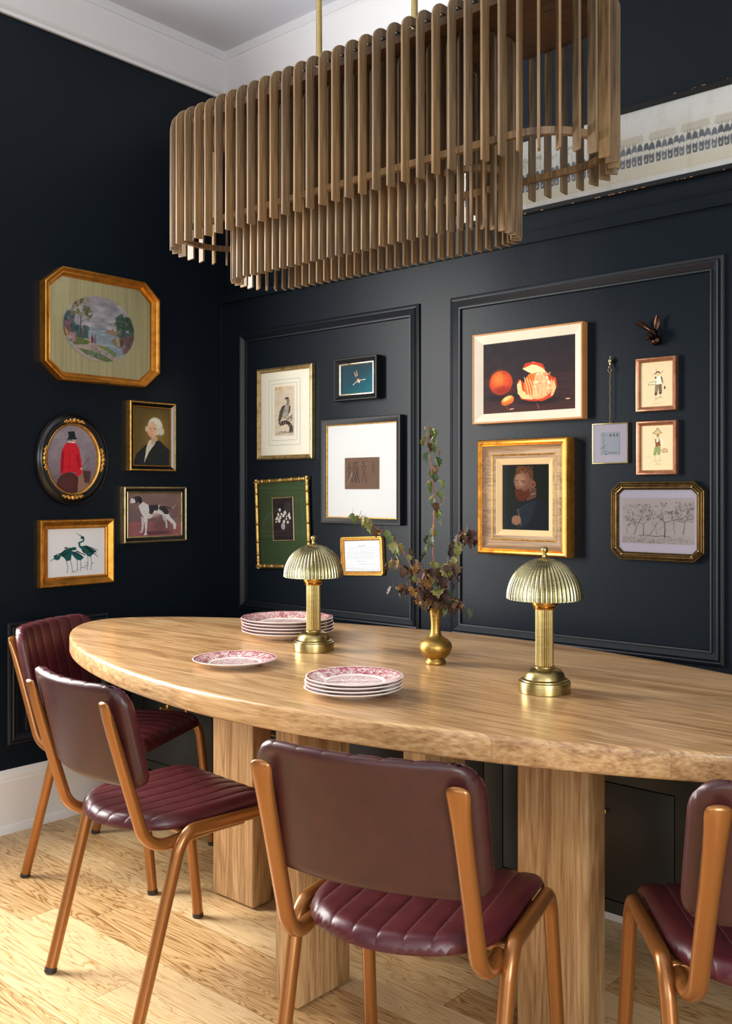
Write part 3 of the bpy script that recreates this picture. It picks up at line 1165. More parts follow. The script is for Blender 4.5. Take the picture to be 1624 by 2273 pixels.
# ------------------------------------------------------------------ pictures: little raster painter -> vertex colours
class Art:
    def __init__(s, w, h, bg=(255, 255, 255), seed=1):
        s.w, s.h = w, h
        s.asp = w / h
        s.a = np.ones((h, w, 3)) * np.array(bg, float)
        s.U, s.V = np.meshgrid((np.arange(w) + .5) / w, (np.arange(h) + .5) / h)
        s.rng = np.random.default_rng(seed)
        s.gam = 1.0

    def put(s, m, col, al=1.0):
        m = np.clip(m, 0, 1)[..., None] * al
        s.a = s.a * (1 - m) + np.array(col, float) * m
        return s

    def ell(s, cx, cy, rx, ry, col, rot=0, soft=.08, al=1):
        dx, dy = (s.U - cx) * s.asp, (s.V - cy)
        c_, n_ = math.cos(rot), math.sin(rot)
        x, y = dx * c_ + dy * n_, -dx * n_ + dy * c_
        d = np.sqrt((x / (rx * s.asp)) ** 2 + (y / ry) ** 2)
        return s.put((1 - d) / soft + .5, col, al)

    def poly(s, pts, col, al=1):
        ins = np.zeros(s.U.shape, bool)
        n_ = len(pts)
        for i in range(n_):
            x0, y0 = pts[i]
            x1, y1 = pts[(i + 1) % n_]
            if y0 == y1:
                continue
            c_ = ((y0 > s.V) != (y1 > s.V)) & (s.U < (x1 - x0) * (s.V - y0) / (y1 - y0) + x0)
            ins ^= c_
        return s.put(ins.astype(float), col, al)

    def line(s, pts, w_, col, al=1):
        D = np.full(s.U.shape, 9.)
        ww = w_ if isinstance(w_, (tuple, list)) else (w_, w_)
        for i in range(len(pts) - 1):
            ax, ay = pts[i][0] * s.asp, pts[i][1]
            bx, by = pts[i + 1][0] * s.asp, pts[i + 1][1]
            px, py = s.U * s.asp - ax, s.V - ay
            L2 = (bx - ax) ** 2 + (by - ay) ** 2 + 1e-12
            t = np.clip((px * (bx - ax) + py * (by - ay)) / L2, 0, 1)
            k_ = (i + t) / (len(pts) - 1)
            wl = ww[0] + (ww[1] - ww[0]) * k_
            D = np.minimum(D, np.hypot(px - t * (bx - ax), py - t * (by - ay)) - wl)
        return s.put(.5 - D * s.h, col, al)

    def noise(s, fx, fy=None, oct_=3):
        fy = fy or fx
        out = np.zeros(s.U.shape)
        amp, tot = 1, 0
        for o_ in range(oct_):
            gx, gy = int(fx * 2 ** o_) + 2, int(fy * 2 ** o_) + 2
            g = s.rng.random((gy + 1, gx + 1))
            x, y = s.U * (gx - 1), s.V * (gy - 1)
            xi, yi = x.astype(int), y.astype(int)
            tx, ty = x - xi, y - yi
            tx, ty = tx * tx * (3 - 2 * tx), ty * ty * (3 - 2 * ty)
            out += amp * ((g[yi, xi] * (1 - tx) + g[yi, xi + 1] * tx) * (1 - ty) + (g[yi + 1, xi] * (1 - tx) + g[yi + 1, xi + 1] * tx) * ty)
            tot += amp
            amp *= .5
        return out / tot

    def grain(s, amt, fx=40, fy=40):
        n_ = (s.noise(fx, fy) - .5) * 2 * amt
        s.a = np.clip(s.a * (1 + n_[..., None]), 0, 255)
        return s

    def grad(s, c0, c1, ax=1):
        t = (s.V if ax else s.U)[..., None]
        s.a = np.array(c0, float) * (1 - t) + np.array(c1, float) * t
        return s

    def blobs(s, n_, box, r, cols, soft=.4, al=.9, squash=.7):
        for _ in range(n_):
            x, y = s.rng.uniform(box[0], box[2]), s.rng.uniform(box[1], box[3])
            q = s.rng.uniform(*r)
            s.ell(x, y, q, q * squash * s.asp, cols[s.rng.integers(len(cols))], s.rng.uniform(0, 3), soft, al)
        return s

    def mesh(s, sx, sy, mask=None):
        w, h = s.w, s.h
        s.a = 255 * (np.clip(s.a, 0, 255) / 255) ** s.gam
        x = np.linspace(-sx / 2, sx / 2, w)
        y = np.linspace(sy / 2, -sy / 2, h)
        X, Y = np.meshgrid(x, y)
        co = np.stack([X, Y, np.zeros_like(X)], -1).reshape(-1, 3)
        i = np.arange(w * h).reshape(h, w)
        q = np.stack([i[1:, :-1], i[1:, 1:], i[:-1, 1:], i[:-1, :-1]], -1).reshape(-1, 4)
        if mask is not None:
            keep = mask(co[:, 0], co[:, 1])
            q = q[keep[q].all(1)]
        me = bpy.data.meshes.new('artwork')
        me.vertices.add(len(co))
        me.vertices.foreach_set('co', co.ravel())
        me.loops.add(len(q) * 4)
        me.loops.foreach_set('vertex_index', q.ravel().astype(np.int32))
        me.polygons.add(len(q))
        me.polygons.foreach_set('loop_start', np.arange(0, len(q) * 4, 4, dtype=np.int32))
        me.update(calc_edges=True)
        c_ = np.clip(s.a / 255, 0, 1)
        c_ = np.where(c_ <= .04045, c_ / 12.92, ((c_ + .055) / 1.055) ** 2.4).reshape(-1, 3)
        at = me.color_attributes.new('Col', 'FLOAT_COLOR', 'POINT')
        at.data.foreach_set('color', np.concatenate([c_, np.ones((len(c_), 1))], 1).astype(np.float32).ravel())
        me.materials.append(M['art'])
        return me


def put_art(art, sx, sy, parent, z, x=0, y=0, mask=None, name='artwork'):
    o = bpy.data.objects.new(name, art.mesh(sx, sy, mask))
    COL.objects.link(o)
    o.parent = parent
    o.location = (x, y, z)
    return o


def rect(w, h):
    return [(-w / 2, -h / 2), (w / 2, -h / 2), (w / 2, h / 2), (-w / 2, h / 2)]


def octo(w, h, c, d=None):
    d = d or c
    return [(-w / 2 + c, -h / 2), (w / 2 - c, -h / 2), (w / 2, -h / 2 + d), (w / 2, h / 2 - d), (w / 2 - c, h / 2), (-w / 2 + c, h / 2), (-w / 2, h / 2 - d), (-w / 2, -h / 2 + d)]


def picture(label, wall, a0, a1, z0, z1, roll=0, name='framed_picture', cat='picture', off=0.0):
    """wall 'L' (a = y) or 'B' (a = x); returns (root, width, height)"""
    ca, cz = (a0 + a1) / 2, (z0 + z1) / 2
    loc = (off + .0005, ca, cz) if wall == 'L' else (ca, off - .0005, cz)
    t = thing(name, label, cat, loc)
    base = Matrix.Rotation(PI / 2, 4, 'Z') @ Matrix.Rotation(PI / 2, 4, 'X') if wall == 'L' else Matrix.Rotation(PI / 2, 4, 'X')
    t.rotation_euler = (base @ Matrix.Rotation(math.radians(roll), 4, 'Z')).to_euler()
    return t, a1 - a0, z1 - z0


def frame(t, poly, prof, mat, name='frame', auto=30):
    return MB().sweep(poly, prof).build(name, mat, t, smooth=True, auto=auto)


def board(t, poly, z, mat, name):
    m = MB()
    m.add([(x, y, z) for x, y in poly] + [(x, y, z - .002) for x, y in poly], [tuple(range(len(poly))), tuple(range(2 * len(poly) - 1, len(poly) - 1, -1))] + [(i, (i + 1) % len(poly), len(poly) + (i + 1) % len(poly), len(poly) + i) for i in range(len(poly))])
    return m.build(name, mat, t)


def shrink(poly, k):
    m = MB().sweep(poly, [(k, 0)])
    return [(x, y) for x, y, z in m.v]


def glass(t, poly, z):
    m = MB()
    m.add([(x, y, z) for x, y in poly], [tuple(range(len(poly)))])
    return m.build('glass', M['glass'], t)


# --- 1 octagonal landscape -------------------------------------------------
t, w_, h_ = picture('octagonal gilt framed oval landscape on olive silk, top of the left wall', 'L', -.885, -.362, 1.668, 2.098)
po = octo(w_, h_, .074, .064)
frame(t, po, [(0, 0), (0, .040), (.003, .043), (.007, .043), (.010, .038), (.016, .032), (.020, .033), (.024, .026), (.028, .020), (.030, .021), (.032, .014), (.032, 0)], M['goldor'])
board(t, shrink(po, .031), .012, M['silk'], 'silk_mat')
A = Art(220, 176, seed=3).grad((148, 140, 148), (190, 184, 184))
n1 = A.noise(5, 16)
A.put((n1 - .5) * 5, (205, 200, 200), .55).put((.45 - n1) * 6, (118, 122, 132), .6)
A.poly([(0, .47), (1, .50), (1, 1), (0, 1)], (132, 146, 158)).put((A.noise(12, 50) - .52) * 8 * (A.V > .5), (190, 198, 204), .5)
A.poly([(.56, .54), (.60, .50), (.67, .49), (.68, .46), (.70, .46), (.70, .49), (.78, .50), (.78, .58)], (150, 118, 96))
for bx in (.52, .58, .48):
    A.line([(bx, .48), (bx, .42)], .002, (110, 108, 116)).line([(bx - .02, .49), (bx + .02, .49)], .004, (110, 104, 100))
A.blobs(70, (-.02, .3, .16, .66), (.02, .05), [(52, 72, 76), (66, 88, 90), (80, 98, 96), (60, 70, 78)])
A.blobs(26, (.02, .42, .12, .62), (.015, .03), [(120, 76, 88), (134, 92, 104)])
A.blobs(40, (.12, .5, .32, .7), (.02, .045), [(50, 70, 70), (64, 86, 82), (78, 98, 92)])
A.line([(.24, .62), (.235, .5), (.24, .36), (.27, .27)], (.012, .004), (70, 58, 50)).line([(.24, .42), (.32, .37)], .003, (84, 70, 60)).line([(.24, .36), (.18, .25)], .004, (84, 70, 60))
A.blobs(46, (.12, .06, .34, .32), (.012, .032), [(104, 98, 58), (126, 116, 70), (92, 84, 60), (140, 128, 92)])
A.blobs(14, (.30, .22, .40, .38), (.012, .03), [(104, 98, 58), (92, 90, 62)])
A.blobs(56, (.74, .26, .97, .46), (.02, .045), [(48, 66, 56), (60, 80, 64), (74, 94, 74)])
A.blobs(36, (.78, .48, 1, .62), (.02, .045), [(58, 80, 74), (74, 96, 84)])
A.blobs(40, (.84, .56, 1, .78), (.02, .045), [(96, 72, 72), (112, 84, 82), (82, 62, 60)])
A.poly([(.66, .66), (.73, .58), (.77, .60), (.84, .62), (.82, .76), (.72, .72)], (134, 112, 86)).poly([(.72, .6), (.76, .57), (.8, .72), (.74, .72)], (166, 150, 116)).poly([(.78, .62), (.84, .62), (.83, .73), (.79, .72)], (84, 66, 54))
A.poly([(.12, .74), (.3, .66), (.5, .72), (.66, .80), (.78, .92), (.7, 1), (.2, 1)], (176, 158, 146))
A.poly([(.05, .7), (.2, .65), (.36, .70), (.34, .75), (.16, .78)], (98, 110, 62)).poly([(.44, .74), (.6, .76), (.74, .84), (.72, .9), (.55, .80)], (112, 128, 66)).poly([(.2, .82), (.5, .86), (.7, .96), (.6, .99), (.3, .9)], (96, 112, 66))
A.blobs(50, (.35, .82, .72, .93), (.006, .014), [(120, 134, 142), (90, 104, 104), (150, 160, 166)])
A.blobs(40, (.06, .6, .17, .74), (.008, .018), [(186, 138, 150), (160, 110, 124), (200, 160, 166)])
A.poly([(.38, .62), (.41, .62), (.415, .72), (.375, .72)], (130, 50, 42)).ell(.395, .60, .01, .014, (120, 70, 60)).poly([(.425, .63), (.445, .63), (.45, .73), (.42, .73)], (92, 98, 130)).ell(.435, .61, .01, .013, (100, 90, 110))
A.poly([(.37, .75), (.45, .75), (.5, .84), (.38, .84)], (140, 112, 96), .5).line([(.365, .44), (.37, .7)], .006, (214, 204, 190), .7)
A.poly([(.02, .52), (.06, .58), (.08, .66), (.05, .67)], (190, 142, 60)).grain(.10, 60, 60)
A.gam = .8
put_art(A, .324, .258, t, .0145, x=-.010, y=0.0, mask=lambda x, y: (x / .162) ** 2 + (y / .129) ** 2 <= 1)
glass(t, shrink(po, .03), .018)

# --- 2 oval huntsman ----------------------------------------------------------
t, w_, h_ = picture('oval black frame with gilt ornaments around a huntsman in a red coat', 'L', -.912, -.598, 1.190, 1.546)
ov = [(.157 * math.cos(2 * PI * i / 96), .178 * math.sin(2 * PI * i / 96)) for i in range(96)]
frame(t, ov, [(0, 0), (0, .016), (.003, .020), (.006, .020), (.008, .017), (.011, .018), (.014, .024), (.018, .027), (.024, .029), (.034, .027), (.040, .024)], M['black'], auto=50)
frame(t, ov, [(.0385, .0235), (.041, .026), (.045, .024), (.048, .018), (.049, .012)], M['gold'], 'gilt_liner', auto=50)
for nm, px, py, ang in (('t', 0, .150, 0), ('b', -.006, -.150, PI), ('l', -.128, 0, PI / 2), ('r', .128, 0, -PI / 2)):
    m = MB()
    for q, (dx, r) in enumerate(((-.042, .0045), (-.034, .0065), (-.025, .0055), (-.016, .008), (0, .0115), (.016, .008), (.025, .0055), (.034, .0065), (.042, .0045))):
        m.ball((dx, -abs(dx) * .18 + (.002 if q % 2 else -.001), .002), (r, r * .85, r * .8), 10, 7)
        m.ball((dx + .004, -abs(dx) * .18 - .005, .001), (r * .6, r * .5, r * .6), 8, 6)
    m.build('ornament', M['gold'], t, smooth=True, loc=(px, py, .027), rot=(0, 0, ang))
A = Art(150, 180, seed=5).grad((116, 106, 118), (92, 78, 84))
n1 = A.noise(5, 6)
A.put((n1 - .5) * 3, (150, 140, 146), .4).put((A.V - .62) * 4, (74, 54, 50), .6)
A.ell(.44, .90, .24, .21, (52, 24, 24), soft=.1).ell(.40, .85, .15, .12, (66, 34, 32), soft=.8, al=.6)
A.poly([(.62, .70), (.72, .68), (.80, .86), (.72, 1), (.60, 1)], (112, 84, 70)).poly([(.70, .66), (.86, .67), (.84, .84), (.74, .84)], (60, 34, 36))
A.poly([(.44, .25), (.56, .26), (.63, .34), (.68, .52), (.69, .70), (.60, .76), (.56, .69), (.42, .69), (.28, .72), (.27, .56), (.30, .38), (.36, .29)], (176, 20, 30))
A.poly([(.30, .38), (.34, .40), (.33, .66), (.28, .70)], (120, 12, 22)).poly([(.56, .44), (.63, .42), (.66, .6), (.62, .64)], (140, 14, 24)).line([(.46, .4), (.44, .66)], .004, (120, 12, 20)).line([(.36, .62), (.52, .60)], .003, (120, 12, 20))
A.ell(.50, .232, .07, .035, (176, 120, 96)).ell(.46, .235, .05, .026, (110, 104, 104)).line([(.42, .255), (.55, .262)], .006, (226, 220, 216))
A.poly([(.42, .105), (.545, .10), (.565, .185), (.61, .20), (.56, .215), (.42, .225), (.385, .235), (.43, .19)], (16, 24, 26))
A.line([(.67, .64), (.74, .56), (.83, .47)], .003, (40, 30, 34)).line([(.80, .48), (.82, .58), (.76, .66), (.68, .63)], .002, (44, 34, 38)).ell(.675, .635, .02, .014, (206, 160, 130))
A.grain(.10, 50, 60)
A.gam = .8
put_art(A, .224, .266, t, .013, mask=lambda x, y: (x / .112) ** 2 + (y / .133) ** 2 <= 1)

# --- 3 portrait of a white-haired man (plain stand-in) -------------------------
t, w_, h_ = picture('black and gold framed portrait of a white-haired man in a dark coat', 'L', -.502, -.272, 1.328, 1.613)
po = rect(w_, h_)
frame(t, po, [(0, 0), (0, .028), (.003, .031), (.006, .031), (.008, .028)], M['gold'], 'gilt_edge')
frame(t, po, [(.0075, .0285), (.018, .020), (.0205, .019)], M['black'])
frame(t, po, [(.0195, .0215), (.023, .0215), (.0255, .016), (.0255, .01)], M['golddk'], 'gilt_liner')
A = Art(130, 176, seed=6).grad((70, 56, 26), (84, 64, 32))
d = np.hypot(A.U - .65, A.V - .45)
A.put(1 - d * 2.2, (138, 104, 44), .75)
A.poly([(.0, 1), (.10, .80), (.32, .66), (.48, .60), (.72, .56), (.92, .68), (1, .72), (1, 1)], (24, 28, 28))
A.poly([(.42, .58), (.56, .52), (.60, .62), (.44, .76), (.30, .96), (.36, .70)], (196, 186, 160)).poly([(.5, .5), (.66, .5), (.66, .56), (.5, .66)], (176, 140, 110))
A.ell(.60, .32, .20, .155, (206, 200, 178), soft=.2).ell(.76, .40, .09, .07, (190, 184, 160), soft=.5).ell(.38, .37, .05, .05, (180, 174, 150), soft=.5)
A.ell(.52, .38, .135, .135, (208, 158, 122), soft=.18).ell(.46, .43, .07, .06, (216, 130, 102), soft=.8, al=.5)
A.ell(.47, .36, .025, .008, (70, 50, 40)).ell(.59, .36, .025, .008, (70, 50, 40)).line([(.52, .36), (.50, .42), (.53, .425)], .004, (160, 104, 80)).line([(.47, .465), (.57, .465)], .004, (150, 80, 70))
A.line([(.40, .37), (.42, .46), (.50, .52)], .006, (176, 120, 90), .5).grain(.12, 40, 50)
A.gam = .8
put_art(A, w_ - .048, h_ - .048, t, .014)

# --- 4 standing dog ------------------------------------------------------------
t, w_, h_ = picture('black and gold framed painting of a black and white hunting dog', 'L', -.531, -.213, 1.033, 1.264)
po = rect(w_, h_)
frame(t, po, [(0, 0), (0, .024), (.002, .028), (.006, .030), (.009, .027)], M['champ'], 'gilt_edge')
frame(t, po, [(.0085, .0275), (.012, .023), (.021, .020)], M['black'])
frame(t, po, [(.0205, .021), (.023, .023), (.027, .021), (.028, .014)], M['champ'], 'gilt_liner')
A = Art(200, 150, seed=8).grad((110, 84, 76), (92, 66, 66))
n1 = A.noise(5, 5)
A.put((n1 - .5) * 4, (134, 104, 92), .5).put((.8 - np.hypot((A.U - .1) * 1.5, (A.V - .5) * 1.6) * 2), (84, 78, 84), .7)
A.poly([(0, .68), (.3, .66), (1, .70), (1, 1), (0, 1)], (128, 72, 74)).put((A.noise(8, 8) - .5) * 4 * (A.V > .68), (160, 96, 92), .5)
A.ell(.55, .93, .26, .05, (84, 46, 50), soft=.5).ell(.62, .78, .16, .12, (88, 56, 58), soft=.6, al=.7)
WH, BK = (206, 200, 198), (44, 38, 42)
A.poly([(.20, .30), (.28, .20), (.36, .26), (.42, .30), (.56, .28), (.70, .31), (.76, .40), (.77, .50), (.72, .54), (.60, .50), (.50, .54), (.40, .60), (.30, .56), (.24, .44)], WH)
A.poly([(.30, .52), (.37, .58), (.365, .75), (.35, .93), (.37, .965), (.30, .975), (.325, .90), (.32, .72), (.29, .60)], WH).poly([(.25, .52), (.31, .60), (.30, .78), (.285, .88), (.27, .915), (.22, .915), (.255, .86), (.26, .70)], (190, 182, 182))
A.poly([(.68, .48), (.77, .44), (.80, .56), (.88, .66), (.92, .74), (.915, .85), (.87, .86), (.86, .75), (.78, .66), (.70, .58)], WH).poly([(.64, .50), (.70, .54), (.74, .64), (.755, .82), (.715, .83), (.71, .70), (.66, .60)], (176, 168, 170))
A.poly([(.39, .28), (.56, .275), (.58, .32), (.56, .42), (.50, .40), (.46, .50), (.40, .48), (.40, .38)], BK).poly([(.60, .30), (.70, .30), (.77, .42), (.775, .50), (.70, .50), (.64, .42), (.58, .38)], BK)
A.poly([(.10, .12), (.14, .08), (.22, .07), (.26, .12), (.27, .20), (.24, .24), (.20, .20), (.16, .24), (.08, .22), (.04, .21), (.045, .17)], BK).poly([(.04, .17), (.08, .12), (.13, .14), (.15, .22), (.09, .235), (.045, .22)], WH).ell(.045, .18, .012, .014, (30, 26, 28)).ell(.125, .135, .008, .01, (190, 150, 110))
A.poly([(.22, .10), (.26, .12), (.27, .22), (.23, .26), (.20, .18)], (30, 26, 30))
A.line([(.73, .33), (.80, .36), (.86, .35), (.895, .29)], (.012, .005), BK).line([(.84, .355), (.88, .33), (.90, .28)], (.009, .004), WH)
A.line([(.30, .42), (.34, .52), (.42, .56)], .006, (170, 160, 164), .7).ell(.53, .52, .08, .05, (160, 120, 118), soft=.8, al=.7)
A.blobs(26, (.25, .6, .37, .9), (.003, .006), [(110, 104, 106)]).grain(.08, 60, 50)
A.gam = .8
put_art(A, w_ - .054, h_ - .054, t, .014)

# --- 5 three herons ------------------------------------------------------------
t, w_, h_ = picture('beaded gilt frame with a brush painting of three teal herons', 'L', -.894, -.572, .881, 1.136)
po = rect(w_, h_)
frame(t, po, [(0, 0), (0, .022), (.003, .026), (.008, .027), (.012, .024), (.024, .015), (.030, .016), (.034, .014), (.036, .010), (.037, .005)], M['goldor'])
m = MB()
for (ww, hh, z, r, step) in ((w_ - .012, h_ - .012, .0265, .0026, .0066), (w_ - .064, h_ - .064, .0165, .0016, .0052)):
    for sx in (-1, 1):
        n_ = int(hh / step)
        for i in range(n_ + 1):
            m.ball((sx * ww / 2, -hh / 2 + hh * i / n_, z), r, 6, 4)
        n_ = int(ww / step)
        for i in range(n_ + 1):
            m.ball((-ww / 2 + ww * i / n_, sx * hh / 2, z), r, 6, 4)
m.build('beading', M['gold'], t, smooth=True)
A = Art(190, 150, (222, 222, 224), seed=9)
TL, DK = (30, 84, 84), (22, 34, 38)


def bird_body(pts, n_=10):
    A.poly(pts, TL)


A.line([(.05, .66), (.13, .60)], (.003, .008), DK).ell(.165, .595, .055, .05, TL).line([(.20, .57), (.30, .46), (.42, .42)], (.03, .02), TL)
A.poly([(.20, .54), (.30, .45), (.42, .42), (.42, .50), (.40, .66), (.33, .68), (.28, .60)], TL)
A.line([(.31, .38), (.43, .41)], .003, DK).ell(.45, .425, .05, .035, TL).line([(.42, .43), (.38, .48), (.46, .55)], (.018, .03), TL)
A.poly([(.38, .46), (.50, .50), (.60, .58), (.63, .62), (.57, .68), (.50, .66), (.44, .58)], TL)
A.line([(.49, .10), (.585, .17)], (.0025, .007), DK).ell(.60, .20, .03, .035, TL).line([(.63, .22), (.62, .27), (.54, .31), (.555, .38), (.61, .44)], (.012, .024), TL)
A.poly([(.58, .38), (.66, .37), (.74, .42), (.86, .50), (.80, .54), (.74, .62), (.68, .58), (.60, .48)], TL)
for p_ in ([(.66, .38), (.88, .48)], [(.68, .42), (.86, .54)], [(.70, .44), (.88, .62)], [(.72, .48), (.80, .56)], [(.50, .48), (.66, .58)], [(.46, .50), (.60, .60)], [(.22, .52), (.34, .46)], [(.26, .56), (.38, .48)], [(.30, .40), (.44, .45)], [(.60, .46), (.64, .56)], [(.12, .56), (.22, .50)]):
    A.line(p_, (.014, .004), DK, .9)
for p_ in ([(.32, .67), (.35, .80), (.335, .92)], [(.39, .66), (.42, .80), (.425, .92)], [(.51, .66), (.515, .90)], [(.57, .68), (.575, .82), (.56, .90)], [(.695, .58), (.70, .74), (.685, .89)], [(.75, .60), (.765, .74), (.745, .89)], [(.65, .74), (.70, .735)], [(.64, .80), (.70, .79)], [(.77, .76), (.80, .75)], [(.59, .83), (.66, .84)]):
    A.line(p_, .0042, DK)
A.blobs(10, (.44, .86, .5, .92), (.004, .007), [DK])
put_art(A, w_ - .072, h_ - .072, t, .008)

# --- 6 bird engraving ------------------------------------------------------------
t, w_, h_ = picture('slim gold frame with a wide cream mat and engraving of a perched eagle', 'B', .252, .581, 1.377, 1.762)
po = rect(w_, h_)
frame(t, po, [(0, 0), (0, .018), (.0015, .020), (.006, .022), (.008, .018), (.010, .020), (.013, .019), (.014, .014), (.017, .016), (.019, .012), (.019, .008)], M['champ'])
board(t, rect(w_ - .036, h_ - .036), .010, M['matc'], 'mat')
for (fx0, fx1, fy0, fy1) in ((.205, .772, .135, .845), (.258, .715, .178, .795)):
    cx, cy = ((fx0 + fx1) / 2 - .5) * w_, (.5 - (fy0 + fy1) / 2) * h_
    m = MB().sweep(rect((fx1 - fx0) * w_, (fy1 - fy0) * h_), [(0, .0002), (.0013, .0002)])
    m.build('ruled_line', M['inkline'], t, loc=(cx, cy, .0102))
A = Art(100, 235, (208, 196, 176), seed=12)
A.put((A.noise(4, 8) - .5) * 3, (190, 170, 140), .4).blobs(10, (.05, .02, .95, .06), (.03, .08), [(206, 160, 106)], al=.6)
G1, G2, G3 = (84, 78, 70), (130, 122, 110), (52, 46, 40)
A.poly([(.60, .36), (.76, .37), (.80, .44), (.78, .52), (.66, .62), (.54, .66), (.42, .63), (.36, .56), (.42, .44), (.52, .39)], (170, 162, 150))
A.poly([(.48, .38), (.56, .40), (.48, .48), (.40, .60), (.30, .70), (.22, .75), (.20, .66), (.26, .52), (.36, .42)], G1).poly([(.74, .38), (.82, .42), (.80, .52), (.66, .60), (.72, .5)], G1)
A.poly([(.58, .27), (.52, .245), (.60, .23), (.70, .23), (.76, .27), (.76, .36), (.66, .40), (.60, .38), (.64, .31)], G2).poly([(.52, .245), (.60, .23), (.72, .235), (.74, .26), (.62, .262), (.56, .27)], G3)
for i in range(26):
    x, y = A.rng.uniform(.26, .76), A.rng.uniform(.40, .64)
    A.line([(x, y), (x - .05, y + .035)], .0035, G1, .7)
A.poly([(.22, .74), (.40, .70), (.62, .69), (.80, .74), (.92, .82), (.95, .93), (.74, .94), (.78, .84), (.66, .77), (.48, .77), (.30, .80)], G3)
A.blobs(34, (.66, .58, .92, .72), (.02, .045), [G2, G1, (150, 130, 104)]).blobs(40, (.25, .72, .6, .78), (.015, .03), [G1, G3, (190, 180, 164)]).line([(.08, .95), (.95, .935)], .004, G1).blobs(30, (.2, .91, .9, .945), (.01, .03), [G1, G2])
A.blobs(50, (.74, .76, .95, .93), (.01, .03), [G2, (70, 62, 54)]).grain(.08, 40, 90)
for y in (.26, .33, .40, .975):
    A.line([(.1, y), (.22, y)], .002, (150, 130, 110), .4)
put_art(A, .354 * w_, .535 * h_, t, .0106, x=(.488 - .5) * w_, y=(.5 - .4775) * h_)
glass(t, rect(w_ - .036, h_ - .036), .0125)

# --- 7 swimmer ------------------------------------------------------------
t, w_, h_ = picture('small black frame with silver liner around a swimmer in teal water', 'B', .716, .938, 1.596, 1.762, name='framed_picture')
po = rect(w_, h_)
frame(t, po, [(0, 0), (0, .032), (.002, .034), (.006, .034), (.018, .026), (.022, .024)], M['blackmatt'])
frame(t, po, [(.0215, .026), (.025, .027), (.028, .024), (.029, .016)], M['silver'], 'silver_liner')
A = Art(130, 95, seed=13).grad((18, 44, 56), (8, 60, 72))
A.put((A.U * .6 + A.V * .5 - .5) * 2.2, (0, 88, 100), .8).put((A.noise(6, 6) - .5) * 3, (20, 60, 84), .3)
SK = (190, 140, 104)
A.line([(.40, .26), (.46, .42)], (.010, .022), SK).line([(.47, .22), (.50, .40)], (.010, .022), SK).poly([(.45, .40), (.53, .38), (.55, .50), (.48, .53)], (48, 50, 70))
A.poly([(.48, .52), (.55, .50), (.58, .58), (.52, .61)], SK).line([(.57, .56), (.72, .54)], (.016, .009), (200, 180, 150)).line([(.50, .58), (.38, .68)], (.016, .009), (200, 170, 140)).ell(.725, .54, .018, .016, (220, 224, 220)).ell(.375, .685, .018, .016, (200, 214, 214)).ell(.55, .61, .028, .035, (188, 180, 170))
put_art(A, w_ - .056, h_ - .056, t, .018)

# --- 8 big white mat sketch -----------------------------------------------------
t, w_, h_ = picture('large black frame with a wide white mat around a small brown figure sketch', 'B', .634, 1.046, 1.116, 1.530)
po = rect(w_, h_)
frame(t, po, [(0, 0), (0, .020), (.002, .024), (.004, .024), (.014, .021), (.023, .018), (.024, .015)], M['blackmatt'])
frame(t, po, [(.0235, .016), (.027, .0145), (.028, .008)], M['gold'], 'gilt_slip')
board(t, rect(w_ - .052, h_ - .052), .010, M['matw'], 'mat')
A = Art(130, 122, (104, 80, 64), seed=15)
A.put((A.noise(3, 40) - .5) * 2, (122, 96, 76), .5).put((A.noise(30, 4) - .5) * 2, (88, 66, 52), .4)
IK = (50, 38, 38)


def fig(x, y, s_, n_=14, seed=0):
    r_ = np.random.default_rng(seed)
    J = {'h': (x, y), 'n': (x, y + .08 * s_), 'hip': (x + .01, y + .30 * s_)}
    for _ in range(n_):
        j = lambda p: (p[0] + r_.normal(0, .009), p[1] + r_.normal(0, .009))
        A.line([j((x - .03 * s_, y)), j((x, y - .05 * s_)), j((x + .03 * s_, y)), j((x, y + .05 * s_)), j((x - .03 * s_, y))], .0025, IK, .35)
        A.line([j(J['n']), j((x + .05 * s_, y + .14 * s_)), j((x + .03 * s_, y + .25 * s_)), j(J['hip'])], .003, IK, .4)
        A.line([j(J['n']), j((x - .05 * s_, y + .16 * s_)), j((x - .03 * s_, y + .27 * s_))], .003, IK, .4)
        A.line([j(J['hip']), j((x + .05 * s_, y + .45 * s_)), j((x + .09 * s_, y + .66 * s_))], .004, IK, .4)
        A.line([j(J['hip']), j((x - .02 * s_, y + .46 * s_)), j((x - .04 * s_, y + .64 * s_))], .003, IK, .4)


fig(.14, .22, .85, 8, 1)
fig(.27, .20, .9, 9, 2)
fig(.34, .17, .95, 11, 3)
fig(.55, .17, .95, 8, 4)
fig(.82, .18, .5, 5, 5)
A.line([(.36, .3), (.41, .42), (.38, .6), (.33, .72)], .012, IK, .5).line([(.20, .50), (.16, .66), (.08, .82)], (.009, .003), (190, 176, 172), .9)
put_art(A, .432 * w_, .295 * h_, t, .0106, x=.008 * w_, y=(.5 - .523) * h_)
glass(t, rect(w_ - .05, h_ - .05), .0125)

